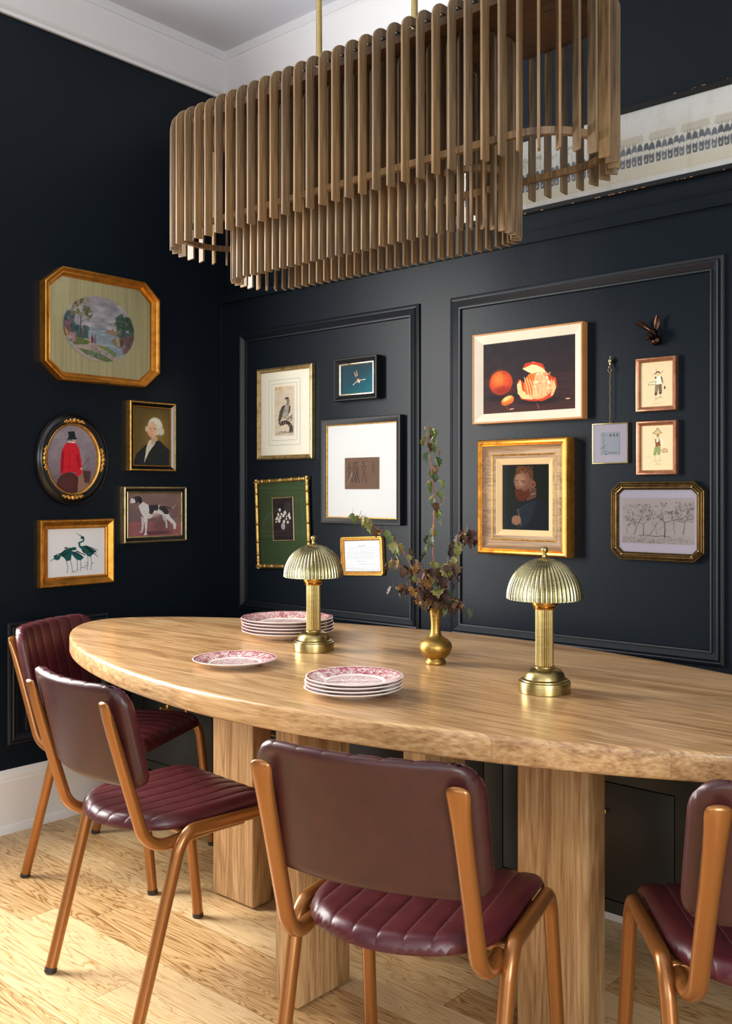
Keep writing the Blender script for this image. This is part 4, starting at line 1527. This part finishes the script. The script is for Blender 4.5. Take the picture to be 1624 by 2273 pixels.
# --- 9 green mat bamboo frame ---------------------------------------------------
t, w_, h_ = picture('gilt bamboo frame, green mat around a vase of white flowers, hung askew', 'B', .240, .564, .922, 1.300, roll=2.4)
m = MB()
R_ = .0095
for (p, q) in (((-w_ / 2 + R_, -h_ / 2), (-w_ / 2 + R_, h_ / 2)), ((w_ / 2 - R_, -h_ / 2), (w_ / 2 - R_, h_ / 2)), ((-w_ / 2, -h_ / 2 + R_), (w_ / 2, -h_ / 2 + R_)), ((-w_ / 2, h_ / 2 - R_), (w_ / 2, h_ / 2 - R_))):
    L_ = math.hypot(q[0] - p[0], q[1] - p[1])
    nodes = [.08, .16, .30, .5, .70, .84, .92]
    pts, rs = [], []
    for i in range(0, 121):
        f_ = i / 120
        r = R_ * .9
        for nd in nodes:
            d_ = (f_ - nd) * L_
            r += .0022 * math.exp(-(d_ / .0022) ** 2) - .0009 * math.exp(-((abs(d_) - .006) / .003) ** 2)
        pts.append((p[0] + (q[0] - p[0]) * f_, p[1] + (q[1] - p[1]) * f_, .012))
        rs.append(r)
    m.tube(pts, rs, 12)
m.build('frame', M['bamboo'], t, smooth=True, auto=60)
board(t, rect(w_ - .02, h_ - .02), .008, M['matgreen'], 'mat')
frame(t, rect(.128, .184), [(0, .008), (0, .011), (.002, .0125), (.005, .012), (.006, .009)], M['champ'], 'inner_fillet').location = (.004, .018, 0)
A = Art(90, 135, (40, 32, 34), seed=17)
A.grain(.15, 4, 4)
for (x, y, r) in ((.34, .28, .055), (.26, .39, .055), (.42, .38, .045), (.60, .35, .065), (.52, .42, .06), (.20, .48, .06), (.36, .46, .06), (.30, .54, .065), (.54, .56, .06), (.80, .42, .06), (.82, .37, .03), (.84, .48, .05), (.66, .50, .04), (.73, .58, .05), (.14, .56, .035), (.12, .50, .025), (.68, .44, .03)):
    A.ell(x, y, r, r * .72, (226, 222, 212), soft=.3).ell(x, y, r * .25, r * .18, (120, 116, 104), soft=.6)
A.ell(.49, .67, .10, .085, (170, 170, 172), soft=.12).poly([(.42, .60), (.57, .60), (.55, .66), (.44, .66)], (160, 160, 164)).blobs(30, (.42, .62, .57, .73), (.01, .02), [(214, 214, 214), (120, 120, 126)])
put_art(A, .117, .173, t, .010, x=.004, y=.018)
glass(t, rect(w_ - .03, h_ - .03), .0135)

# --- 10 framed letter -----------------------------------------------------------
t, w_, h_ = picture('small ornate gilt frame holding a handwritten letter, partly behind the leaves', 'B', .734, .951, .918, 1.070, roll=3.0, name='framed_letter', cat='framed letter')


def rrect(w, h, r, n_=6):
    out = []
    for cx, cy, a0 in ((w / 2 - r, -h / 2 + r, -90), (w / 2 - r, h / 2 - r, 0), (-w / 2 + r, h / 2 - r, 90), (-w / 2 + r, -h / 2 + r, 180)):
        for i in range(n_ + 1):
            a = math.radians(a0 + 90 * i / n_)
            out.append((cx + r * math.cos(a), cy + r * math.sin(a)))
    return out


frame(t, rrect(w_, h_, .012), [(0, 0), (0, .010), (.002, .014), (.005, .014), (.007, .010)], M['gold'])
frame(t, rect(w_ - .012, h_ - .012), [(0, .010), (.002, .012), (.006, .012), (.010, .008), (.012, .004)], M['golddk'], 'carved_band')
m = MB()
for (ww, hh) in ((w_ - .026, h_ - .026),):
    for sx in (-1, 1):
        for i in range(19):
            m.ball((sx * ww / 2, -hh / 2 + hh * i / 18, .0115), (.0032, .0022, .002), 7, 5)
        for i in range(27):
            m.ball((-ww / 2 + ww * i / 26, sx * hh / 2, .0115), (.0022, .0032, .002), 7, 5)
m.build('carving', M['gold'], t, smooth=True)
A = Art(200, 136, (220, 224, 228), seed=18)


def scribble(x0, x1, y, amp, col=(120, 124, 132), al=.75, wd=.003):
    x = x0
    while x < x1:
        L_ = A.rng.uniform(.03, .09)
        pts = []
        k_ = int(L_ / .006)
        for i in range(k_):
            pts.append((x + i * .006, y + A.rng.uniform(-amp, amp) * (1.8 if A.rng.random() < .2 else .8)))
        if len(pts) > 1:
            A.line(pts, wd, col, al)
        x += L_ + .018


scribble(.40, .60, .17, .014, (70, 74, 84), .9, .0045)
scribble(.09, .85, .23, .013)
scribble(.12, .97, .31, .013)
scribble(.07, .97, .375, .013)
scribble(.07, .90, .44, .013)
scribble(.07, .97, .51, .013)
scribble(.07, .70, .575, .013)
scribble(.34, .54, .68, .015)
scribble(.39, .82, .77, .017)
A.line([(.01, .90), (.99, .955)], .006, (186, 188, 192), .8)
put_art(A, w_ - .034, h_ - .034, t, .0065, name='letter')
glass(t, rect(w_ - .034, h_ - .034), .0085)

# --- 11 oranges still life --------------------------------------------------------
t, w_, h_ = picture('cream and oak framed painting of a whole and a peeled orange', 'B', 1.376, 1.803, 1.476, 1.787)
po = rect(w_, h_)
frame(t, po, [(0, 0), (0, .030), (.001, .032), (.004, .033), (.006, .032)], M['oakf'], 'oak_edge')
frame(t, po, [(.006, .031), (.012, .028), (.035, .016), (.036, .012)], M['creamf'])
A = Art(250, 178, seed=20).grad((34, 26, 36), (58, 28, 30))
A.put((A.noise(8, 30) - .5) * 4 * (A.V > .5), (84, 42, 36), .6).put((A.noise(16, 9) - .52) * 5, (52, 40, 48), .5).put((A.V - .82) * 6, (88, 44, 38), .5)
A.ell(.22, .78, .20, .05, (34, 14, 16), soft=.5).ell(.62, .86, .24, .05, (34, 14, 16), soft=.5)
A.ell(.20, .57, .13, .172, (178, 62, 26), soft=.05).ell(.19, .55, .11, .145, (202, 88, 34), soft=.7, al=.8).ell(.17, .52, .06, .09, (228, 134, 58), soft=1, al=.8).ell(.22, .68, .1, .06, (132, 34, 20), soft=.9, al=.7).ell(.235, .44, .008, .01, (70, 60, 30)).blobs(70, (.1, .45, .3, .7), (.003, .006), [(214, 110, 50), (166, 60, 26)], al=.4)
A.poly([(.38, .60), (.40, .54), (.46, .60), (.56, .74), (.62, .80), (.70, .76), (.75, .64), (.74, .54), (.80, .56), (.81, .68), (.76, .82), (.66, .87), (.52, .86), (.42, .82)], (184, 62, 24))
A.poly([(.38, .62), (.42, .55), (.44, .70), (.54, .80), (.56, .84), (.44, .82), (.39, .74)], (226, 192, 140)).poly([(.73, .70), (.78, .58), (.80, .70), (.77, .80), (.72, .82)], (222, 180, 124)).poly([(.62, .80), (.70, .74), (.76, .72), (.74, .82), (.66, .86)], (190, 70, 28))
A.ell(.61, .64, .155, .20, (226, 168, 118), soft=.06)
A.poly([(.45, .66), (.47, .54), (.54, .46), (.60, .45), (.56, .60), (.55, .78), (.48, .76)], (206, 116, 48))
for i, x in enumerate((.46, .49, .52, .55)):
    A.line([(x, .52 + .02 * i), (x + .03, .66), (x + .05, .80)], .004, (240, 214, 178))
for (x0, x1) in ((.58, .59), (.625, .65), (.665, .70), (.70, .74)):
    A.line([(x0, .47), ((x0 + x1) / 2 - .005, .62), (x0, .79)], .004, (236, 200, 176), .6)
A.blobs(50, (.56, .48, .75, .78), (.006, .016), [(236, 180, 150), (244, 214, 200), (214, 128, 84)], al=.7)
A.poly([(.44, .40), (.47, .33), (.56, .32), (.64, .35), (.68, .42), (.69, .48), (.62, .46), (.55, .48), (.50, .45)], (238, 206, 158)).poly([(.50, .34), (.58, .32), (.66, .36), (.69, .46), (.66, .42), (.60, .37)], (196, 70, 30)).poly([(.44, .40), (.47, .33), (.56, .31), (.53, .36)], (184, 64, 28))
A.poly([(.70, .50), (.76, .54), (.74, .62)], (188, 68, 28))
A.ell(.275, .83, .075, .062, (214, 118, 46), rot=-.35, soft=.15).ell(.27, .80, .055, .03, (244, 190, 120), rot=-.4, soft=.6).line([(.205, .86), (.27, .885), (.34, .86)], .004, (150, 60, 24))
A.gam = 1.2
A.line([(.30, .955), (.34, .95)], .006, (226, 186, 140)).line([(.905, .86), (.94, .86)], .006, (220, 190, 140)).line([(.26, .92), (.28, .96)], .006, (180, 90, 70), .6).line([(.60, .90), (.62, .97)], .008, (176, 96, 80), .6).grain(.10, 90, 70)
put_art(A, w_ - .072, h_ - .072, t, .014)

# --- 12 bearded man (plain stand-in) -----------------------------------------------
t, w_, h_ = picture('wide ornate gilt and oak frame with a dark portrait of a bearded man', 'B', 1.405, 1.757, 1.028, 1.419)
po = rect(w_, h_)
frame(t, po, [(0, 0), (0, .040), (.003, .047), (.008, .050), (.014, .048), (.018, .043), (.021, .045)], M['goldor'], 'gilt_edge')
frame(t, po, [(.0208, .0448), (.028, .036), (.040, .030), (.050, .030)], M['walnutf'])
frame(t, po, [(.0495, .0305), (.052, .033), (.055, .031)], M['gold'], 'gilt_bead')
frame(t, po, [(.0545, .0305), (.066, .026)], M['walnutf'], 'inner_oak')
frame(t, po, [(.0655, .0262), (.0675, .027), (.085, .018), (.087, .012)], M['linen'], 'linen_liner')
A = Art(140, 178, seed=22).grad((34, 38, 34), (44, 48, 40))
A.put((A.noise(5, 6) - .5) * 3, (54, 60, 48), .4).put((.24 - A.U) * 8 * (A.V > .0), (46, 54, 58), .4)
A.poly([(.12, 1), (.14, .80), (.30, .66), (.52, .56), (.66, .50), (.84, .56), (1, .70), (1, 1)], (40, 46, 54))
A.poly([(.30, .68), (.50, .62), (.72, .56), (.62, .84), (.44, .96), (.30, .98)], (52, 62, 74), .8).line([(.34, .70), (.54, .60), (.70, .57)], .006, (70, 82, 96), .7)
A.poly([(.60, .36), (.72, .36), (.72, .50), (.52, .56), (.50, .46)], (120, 82, 62))
A.ell(.46, .27, .20, .185, (150, 106, 82), soft=.12).ell(.38, .24, .12, .10, (206, 160, 130), soft=.8, al=.8).ell(.66, .305, .05, .055, (176, 110, 84)).ell(.655, .31, .02, .03, (120, 66, 50))
A.poly([(.26, .20), (.30, .08), (.42, .03), (.56, .04), (.66, .10), (.66, .24), (.60, .22), (.54, .12), (.40, .10), (.30, .16)], (120, 76, 46)).blobs(30, (.3, .03, .64, .13), (.02, .04), [(146, 92, 54), (96, 60, 38)], al=.6)
A.poly([(.26, .39), (.40, .37), (.46, .42), (.58, .36), (.58, .48), (.46, .56), (.32, .55), (.28, .46)], (110, 56, 34)).blobs(30, (.3, .4, .54, .54), (.015, .03), [(140, 72, 40), (88, 44, 30)], al=.6)
A.line([(.26, .24), (.34, .25)], .005, (70, 46, 36)).line([(.40, .25), (.50, .26)], .006, (76, 50, 40)).ell(.31, .275, .02, .008, (50, 40, 36)).ell(.45, .28, .022, .008, (50, 40, 36)).line([(.36, .27), (.32, .35), (.37, .36)], .004, (150, 100, 76)).line([(.30, .42), (.40, .425)], .004, (100, 50, 42))
A.line([(.62, .46), (.70, .44)], .006, (190, 184, 170)).ell(.30, .85, .10, .075, (170, 126, 100), soft=.25).line([(.33, .68), (.40, .92)], .004, (190, 160, 110))
for i in range(4):
    A.line([(.23 + i * .04, .80), (.22 + i * .045, .90)], .009, (196, 150, 122), .7)
A.grain(.12, 50, 60)
put_art(A, w_ - .17, h_ - .17, t, .014)
glass(t, rect(w_ - .172, h_ - .172), .0165)

# --- 13 small sketch on chain + hook ---------------------------------------------
t, w_, h_ = picture('tiny thin brass frame with a line sketch, hanging on a chain', 'B', 1.825, 1.947, 1.331, 1.458)
po = rect(w_, h_)
frame(t, po, [(0, 0), (0, .009), (.0015, .0095), (.003, .0085), (.003, .006)], M['brass'])
board(t, rect(w_ - .004, h_ - .004), .006, M['matlil'], 'mat')
A = Art(90, 95, (206, 212, 222), seed=23)
K = (84, 88, 100)
for p_, wd in (([(0, .0), (1, .01)], .004), ([(.0, .11), (1, .20)], .003), ([(.13, 0), (.14, .8)], .004), ([(.20, 0), (.20, .82)], .003), ([(1, 0), (.98, 1)], .006), ([(.0, .72), (.26, .58)], .008), ([(.0, .98), (.20, .82), (.62, .90), (.82, .88)], .006), ([(.2, .96), (.5, .93), (1, .92)], .005)):
    A.line(p_, wd, K)
for x in (.52, .70, .87):
    A.line([(x, .07), (x - .03, .12), (x + .03, .13), (x - .02, .18)], .012, (40, 44, 54))
A.line([(.22, .96), (.3, .92), (.32, .97)], .008, K)
put_art(A, .54 * w_, .56 * h_, t, .0066, y=-.001)
glass(t, rect(w_ - .004, h_ - .004), .0075)
m = MB()
cz = 1.3945


def torus(m, c, R_, r, ax, n_=14, k_=6, mi=0):
    pts = []
    for i in range(n_ + 1):
        a = 2 * PI * i / n_
        if ax == 'y':
            pts.append((c[0] + R_ * math.cos(a), c[1] + R_ * math.sin(a) * 1.0, c[2]))
        else:
            pts.append((c[0], c[1] + R_ * math.sin(a), c[2] + R_ * math.cos(a)))
    m.tube(pts, r, k_, caps=False, ref=(0, 0, 1) if ax == 'y' else (1, 0, 0))


m2 = MB()
torus(m2, (.0, h_ / 2 + .003, .005), .0035, .0008, 'y')
m2.build('hanging_ring', M['brass'], t, smooth=True)
# chain + hook: a separate thing screwed to the wall
hk = thing('picture_hook', 'small brass acorn wall hook with a long fine chain', 'hook', (1.888, -.0005, 1.648), (PI / 2, 0, 0))
m = MB().lathe([(1e-5, .0205), (.0014, .020), (.0016, .0175), (.001, .016), (.0026, .0145), (.003, .013), (.006, .0105), (.0072, .007), (.0070, .004), (.0052, .001), (.0035, -.002), (.0040, -.004), (.0030, -.006), (.0022, -.012), (1e-5, -.013)], 20)
m.v = [(x, z, y + .010) for x, y, z in m.v]
m.tube([(0, 0, -.0), (0, 0, .010)], [.002, .002], 8)
m.tube([(0, -.010, .010), (0, -.016, .012), (0, -.020, .016), (0, -.017, .020), (0, -.012, .019)], .0012, 8)
m.build('hook_body', M['brasslt'], hk, smooth=True, auto=60)
m = MB()
torus(m, (0, -.024, .014), .0058, .0011, 'y', 18)
m.build('ring', M['brasslt'], hk, smooth=True)
m = MB()
y = -.031
i = 0
yend = (1.458 + .0065) - 1.648
while y > yend + .001:
    c_ = (math.sin(i * .5) * .0006, y, .012)
    pts = []
    for q in range(9):
        a = 2 * PI * q / 8
        d_ = .0013 * math.cos(a)
        pts.append((c_[0] + (d_ if i % 2 else 0), c_[1] + .0021 * math.sin(a), c_[2] + (0 if i % 2 else d_)))
    m.tube(pts, .00042, 5, caps=False)
    y -= .0031
    i += 1
m.build('chain', M['brass'], hk, smooth=True)


# --- 14 two costume prints ---------------------------------------------------------
def print_frame(t, w_, h_):
    po = rect(w_, h_)
    frame(t, po, [(0, 0), (0, .013), (.002, .017), (.006, .0185), (.010, .016), (.0125, .013), (.0145, .010), (.0155, .007)], M['rose'])
    m = MB()
    for sx in (-1, 1):
        ww, hh = w_ - .0265, h_ - .0265
        for i in range(int(hh / .0034) + 1):
            m.ball((sx * ww / 2, -hh / 2 + i * .0034, .0112), .0011, 5, 4)
        for i in range(int(ww / .0034) + 1):
            m.ball((-ww / 2 + i * .0034, sx * hh / 2, .0112), .0011, 5, 4)
    m.build('beading', M['golddk'], t, smooth=True)


PAP = (208, 190, 152)
S1, S2, S3 = (64, 52, 40), (122, 106, 78), (150, 132, 96)
t, w_, h_ = picture('upper rosy wood frame, costume print of a man in cocked hat with tray', 'B', 1.975, 2.1065, 1.487, 1.652)
print_frame(t, w_, h_)
A = Art(110, 150, PAP, seed=25)
A.put((A.noise(4, 5) - .5) * 2, (216, 194, 152), .5)
A.poly([(.44, .27), (.50, .215), (.58, .215), (.64, .27), (.56, .265), (.50, .25), (.48, .275)], S1).ell(.54, .275, .05, .038, (206, 170, 126)).line([(.50, .21), (.49, .14)], .003, S2).line([(.66, .25), (.70, .22)], .007, S2).line([(.44, .275), (.38, .28)], .004, S2)
A.poly([(.48, .33), (.64, .32), (.66, .50), (.50, .53)], (232, 220, 196)).poly([(.62, .31), (.68, .36), (.70, .50), (.665, .46)], S1).poly([(.46, .33), (.50, .32), (.50, .37), (.44, .38)], S1).line([(.48, .38), (.42, .44)], .010, (214, 190, 150))
A.poly([(.24, .50), (.30, .445), (.50, .445), (.44, .505)], (226, 212, 180)).line([(.24, .505), (.44, .505), (.50, .445), (.30, .445), (.24, .505)], .004, S1).line([(.33, .5), (.38, .45)], .003, S1)
A.poly([(.46, .51), (.66, .50), (.67, .64), (.66, .72), (.58, .72), (.56, .60), (.52, .72), (.50, .74), (.44, .73), (.45, .62)], S2).poly([(.58, .52), (.66, .50), (.67, .66), (.65, .72), (.59, .71)], (96, 84, 66)).poly([(.44, .69), (.52, .69), (.51, .755), (.45, .755)], S1).poly([(.58, .68), (.65, .68), (.64, .735), (.59, .735)], S1)
A.line([(.475, .75), (.475, .82), (.46, .87)], .010, (196, 164, 120)).line([(.61, .73), (.62, .79), (.67, .81)], .009, (190, 158, 116)).line([(.48, .84), (.57, .80), (.66, .81)], .003, S1)
A.line([(.70, .40), (.73, .50), (.75, .54)], .008, (200, 170, 130)).ell(.755, .59, .025, .035, S1, soft=.3).line([(.38, .935), (.5, .93), (.52, .94), (.62, .925), (.68, .93)], .003, S2, .7).line([(.03, .06), (.06, .03)], .004, S1)
put_art(A, w_ - .030, h_ - .030, t, .0085)
t, w_, h_ = picture('lower rosy wood frame, costume print of a boy in wide hat and green breeches', 'B', 1.9765, 2.1075, 1.293, 1.4585)
print_frame(t, w_, h_)
A = Art(110, 150, PAP, seed=26)
A.put((A.noise(4, 5) - .5) * 2, (214, 190, 146), .5)
A.poly([(.36, .17), (.44, .13), (.50, .055), (.56, .06), (.60, .13), (.66, .17), (.58, .20), (.44, .20)], (190, 164, 118)).line([(.36, .17), (.46, .13), (.52, .055), (.58, .12), (.66, .17), (.50, .205), (.36, .17)], .004, S1)
A.ell(.53, .23, .04, .035, (140, 110, 80)).line([(.40, .25), (.36, .29), (.44, .34)], .010, (206, 178, 134)).poly([(.44, .30), (.58, .29), (.62, .46), (.46, .48)], (120, 70, 48)).poly([(.48, .30), (.56, .30), (.55, .36), (.48, .38)], (226, 212, 184)).line([(.62, .30), (.68, .40), (.66, .46)], .012, (222, 206, 176))
A.poly([(.43, .48), (.62, .47), (.62, .56), (.60, .66), (.52, .66), (.51, .58), (.47, .68), (.38, .66)], (126, 138, 86)).line([(.44, .67), (.46, .78)], .010, (200, 168, 124)).line([(.58, .66), (.60, .78)], .010, (200, 168, 124)).line([(.36, .79), (.50, .80), (.66, .78)], .003, S2)
A.poly([(.64, .56), (.72, .52), (.82, .54), (.84, .60), (.68, .61)], (186, 158, 110)).line([(.64, .56), (.72, .52), (.82, .54), (.84, .60), (.68, .61), (.64, .56)], .003, S1).line([(.15, .70), (.38, .69)], .002, S2, .6).line([(.46, .87), (.52, .84), (.54, .88), (.64, .855)], .004, (170, 130, 70))
put_art(A, w_ - .030, h_ - .030, t, .0085)

# --- 15 forest etching in octagonal brass frame --------------------------------------
t, w_, h_ = picture('ribbed brass octagonal frame with an etching of bare trees', 'B', 1.893, 2.192, 1.031, 1.273)
po = octo(w_, h_, .031, .028)
frame(t, po, [(0, 0), (0, .014), (.001, .017), (.003, .018), (.005, .016), (.006, .013), (.008, .017), (.010, .018), (.012, .013), (.014, .012), (.0165, .017), (.019, .018), (.0215, .013), (.0225, .011), (.0235, .013), (.025, .011), (.025, .006)], M['antq'], auto=20)
m = MB()
for (x, y) in shrink(octo(w_, h_, .031, .028), .0175):
    m.ball((x, y, .017), .0036, 10, 7)
m.build('rivet', M['brasslt'], t, smooth=True)
board(t, shrink(po, .024), .007, M['matlil'], 'mat')
A = Art(240, 150, (216, 206, 204), seed=28)
BR = (84, 66, 62)
A.put((A.V - .78) * 8, (206, 194, 190), .6)


def tree(x, y, h, lean, dep=4, w0=.009, seed=0, al=.9):
    r_ = np.random.default_rng(seed)

    def rec(px, py, a, L_, w, d_):
        qx, qy = px + math.cos(a) * L_ / A.asp, py - math.sin(a) * L_
        mx, my = (px + qx) / 2 + r_.normal(0, .004), (py + qy) / 2
        segs.append(([(px, py), (mx, my), (qx, qy)], (w, w * .6)))
        if d_ == 0:
            tips.append((qx, qy))
            return
        for _ in range(2 if d_ > 1 else 3):
            rec(qx, qy, a + r_.normal(0, .5), L_ * r_.uniform(.55, .8), w * .55, d_ - 1)
    segs, tips = [], []
    rec(x, y, PI / 2 + lean, h, w0, dep)
    for p_, w in segs:
        if w[0] > .0022 or r_.random() < .45:
            A.line(p_, (max(w[0], .0022), max(w[1], .0018)), BR, al)
    for (x_, y_) in tips[::2]:
        A.ell(x_, y_, r_.uniform(.006, .012), r_.uniform(.007, .014), BR, r_.uniform(0, 3), .9, .5)


tree(.60, .84, .30, .0, 4, .012, 3)
tree(.18, .80, .22, -.35, 4, .008, 4, .8)
tree(.31, .80, .22, .0, 4, .008, 5, .8)
tree(.85, .78, .24, -.15, 4, .008, 6, .8)
tree(.40, .80, .18, -.6, 3, .006, 7, .7)
tree(.08, .78, .16, 0, 3, .005, 8, .7)
tree(.74, .78, .2, .1, 4, .006, 9, .6)
tree(.50, .80, .16, .2, 3, .005, 10, .6)
A.blobs(260, (.02, .14, .42, .5), (.004, .011), [(130, 112, 108), (150, 134, 130)], al=.45)
A.blobs(260, (.74, .10, .99, .52), (.004, .011), [(120, 102, 98), (150, 134, 130)], al=.5)
A.blobs(160, (.42, .3, .76, .7), (.003, .009), [(160, 144, 140)], al=.4)
A.blobs(170, (.02, .86, .98, .98), (.004, .014), [(120, 102, 98), (150, 132, 128), (96, 78, 74)], al=.5, squash=.4)
A.line([(.25, .83), (.35, .815), (.48, .84), (.56, .82), (.68, .845)], .006, BR, .8)
put_art(A, .232, .140, t, .0076, y=.001)
glass(t, shrink(po, .024), .0098)

# --- 16 panoramic group photograph --------------------------------------------------
t, w_, h_ = picture('very long worn black frame with a faded panoramic photograph of uniformed people', 'B', 1.25, 2.95, 2.183, 2.449, off=.03, name='panoramic_photograph', cat='framed photograph')
po = rect(w_, h_)
frame(t, po, [(0, 0), (0, .018), (.002, .020), (.016, .017), (.0175, .011)], M['blackmatt'])
m = MB()
rg = np.random.default_rng(4)
for _ in range(60):
    x = rg.uniform(-w_ / 2 + .01, w_ / 2 - .01)
    L_ = rg.uniform(.002, .012)
    s_ = 1 if rg.random() < .5 else -1
    yy = s_ * (h_ / 2 - .0008)
    m.box(x, x + L_, yy - .0007, yy + .0012, .0185, .0199)
m.box(.22, .30, -h_ / 2 - .0004, -h_ / 2 + .0016, .0183, .0199)
m.build('worn_edge', M['oakf'], t)
A = Art(960, 130, seed=30).grad((226, 228, 222), (222, 218, 200))
A.put((A.V - .70) * 9, (210, 201, 172), .8).put((A.V - .91) * 30, (226, 227, 224), 1)
A.put((A.noise(40, 2) - .5) * 3, (198, 192, 168), .35)
for x0 in np.arange(.0, 1.0, .062):
    q = x0 + .006
    wd = A.rng.uniform(.046, .056)
    if q < .36:
        A.blobs(16, (q, .27, q + .055, .36), (.003, .006), [(150, 146, 120)], al=.6)
        for k_ in range(6):
            A.line([(q + k_ * .009, .34), (q + k_ * .009, .5)], .008, (168, 164, 146), .6)
    else:
        A.poly([(q, .44), (q + .003, .35), (q + wd, .35), (q + wd + .004, .44)], (176, 166, 136), .6).poly([(q + .004, .42), (q + wd, .42), (q + wd, .5), (q + .004, .5)], (200, 192, 168), .8)
        for k_ in range(6):
            A.poly([(q + .006 + k_ * .006, .43), (q + .009 + k_ * .006, .43), (q + .009 + k_ * .006, .48), (q + .006 + k_ * .006, .48)], (140, 132, 110), .8)
n_ = 86
for i in range(n_):
    x = (i + .5) / n_
    c_ = [(62, 70, 76), (74, 82, 90), (54, 58, 62)][A.rng.integers(3)]
    hw_ = .0052
    dv = A.rng.normal(0, .005)
    x += A.rng.normal(0, .0006)
    lo = max(0, int((x - .008) * A.w) - 2)
    hi = min(A.w, int((x + .008) * A.w) + 3)
    sub = Art.__new__(Art)
    sub.w, sub.h, sub.asp = A.w, A.h, A.asp
    sub.a, sub.U, sub.V, sub.rng = A.a[:, lo:hi], A.U[:, lo:hi], A.V[:, lo:hi], A.rng
    sub.poly([(x - hw_ * .5, .60), (x + hw_ * .5, .60), (x + hw_ * 1.05, .645), (x + hw_ * .95, .70), (x + hw_ * .7, .75), (x - hw_ * .7, .75), (x - hw_ * .95, .70), (x - hw_ * 1.05, .645)], c_)
    sub.ell(x, .60 + dv, hw_ * .62, .036, (224, 218, 202), soft=.4).poly([(x - hw_ * 1.05, .585 + dv), (x - hw_ * 1.02, .53 + dv), (x - hw_ * .6, .485 + dv), (x, .472 + dv), (x + hw_ * .6, .485 + dv), (x + hw_ * 1.02, .53 + dv), (x + hw_ * 1.05, .585 + dv), (x + hw_ * .45, .565 + dv), (x - hw_ * .45, .565 + dv)], c_)
    sub.line([(x + hw_, .60), (x + hw_, .75)], .006, (216, 208, 188)).ell(x - .001, .70, hw_ * .35, .02, (204, 198, 180), al=.85).ell(x + .0055, .475, .0026, .02, (232, 229, 216))
    A.a[:, lo:hi] = sub.a
A.line([(0, .90), (1, .90)], .004, (180, 168, 136), .5).grain(.03, 200, 30)
A.gam = .6
put_art(A, w_ - .034, h_ - .034, t, .0095, name='photograph')
glass(t, rect(w_ - .034, h_ - .034), .0125)

# ------------------------------------------------------------------ rabbit head
rb = thing('rabbit_head_ornament', 'small dark bronze rabbit head mounted on the wall above the costume prints', 'ornament', (2.037, -.0005, 1.716), (PI / 2, 0, 0))
m = MB()
m.ball((.004, -.014, .012), (.017, .016, .015), 20, 14)
m.ball((.000, .004, .026), (.0155, .018, .017), 20, 14)
m.ball((-.002, -.004, .040), (.0115, .012, .012), 18, 12)
m.ball((-.0035, -.009, .049), (.0085, .0085, .0075), 16, 10)
m.ball((-.007, -.011, .053), (.0045, .004, .004), 12, 8)
m.ball((-.001, -.011, .054), (.0045, .004, .004), 12, 8)
ho = m.build('head', M['bronze'], rb, smooth=True)
md = ho.modifiers.new('merge', 'REMESH')
md.mode = 'VOXEL'
md.voxel_size = .0012
md.use_smooth_shade = True
sm = ho.modifiers.new('soften', 'SMOOTH')
sm.iterations = 4
for sx in (-1, 1):
    MB().ball((-.001 + sx * .0122, .004, .034), (.0022, .0022, .0018), 10, 8).build('eye', M['black'], rb, smooth=True)


def ear(base, tip, wdt, side):
    b, t_ = Vector(base), Vector(tip)
    ax = (t_ - b)
    out = Vector(side).normalized()
    nr = ax.cross(out).normalized()
    vs, n_ = [], 12
    for i in range(n_ + 1):
        f_ = i / n_
        w = wdt * (math.sin(PI * min(1, f_ * .92 + .08)) ** .7) * (1 if f_ < 1 else .15)
        c_ = b + ax * f_ + nr * (.004 * math.sin(PI * f_))
        for k_ in range(7):
            u_ = k_ / 3 - 1
            vs.append(c_ + out * (w * u_) + nr * (.0045 * u_ * u_ * (w / wdt)))
    m = MB()
    off = len(vs)
    vs2 = [v_ - nr * .0015 for v_ in vs]
    fs = [(i * 7 + j, i * 7 + j + 1, (i + 1) * 7 + j + 1, (i + 1) * 7 + j) for i in range(n_) for j in range(6)]
    fs += [tuple(off + q for q in reversed(f_)) for f_ in fs]
    for i in range(n_):
        fs.append((i * 7, (i + 1) * 7, off + (i + 1) * 7, off + i * 7))
        fs.append((i * 7 + 6, off + i * 7 + 6, off + (i + 1) * 7 + 6, (i + 1) * 7 + 6))
    fs.append(tuple(range(7)) + tuple(off + q for q in range(6, -1, -1)))
    m.add(vs + vs2, fs)
    return m


ear((-.009, .016, .022), (-.056, .047, .030), .0095, (.35, .8, .3)).build('ear', M['bronze'], rb, smooth=True)
ear((.007, .018, .020), (.014, .062, .026), .0105, (1, -.1, -.2)).build('ear', M['bronze'], rb, smooth=True)
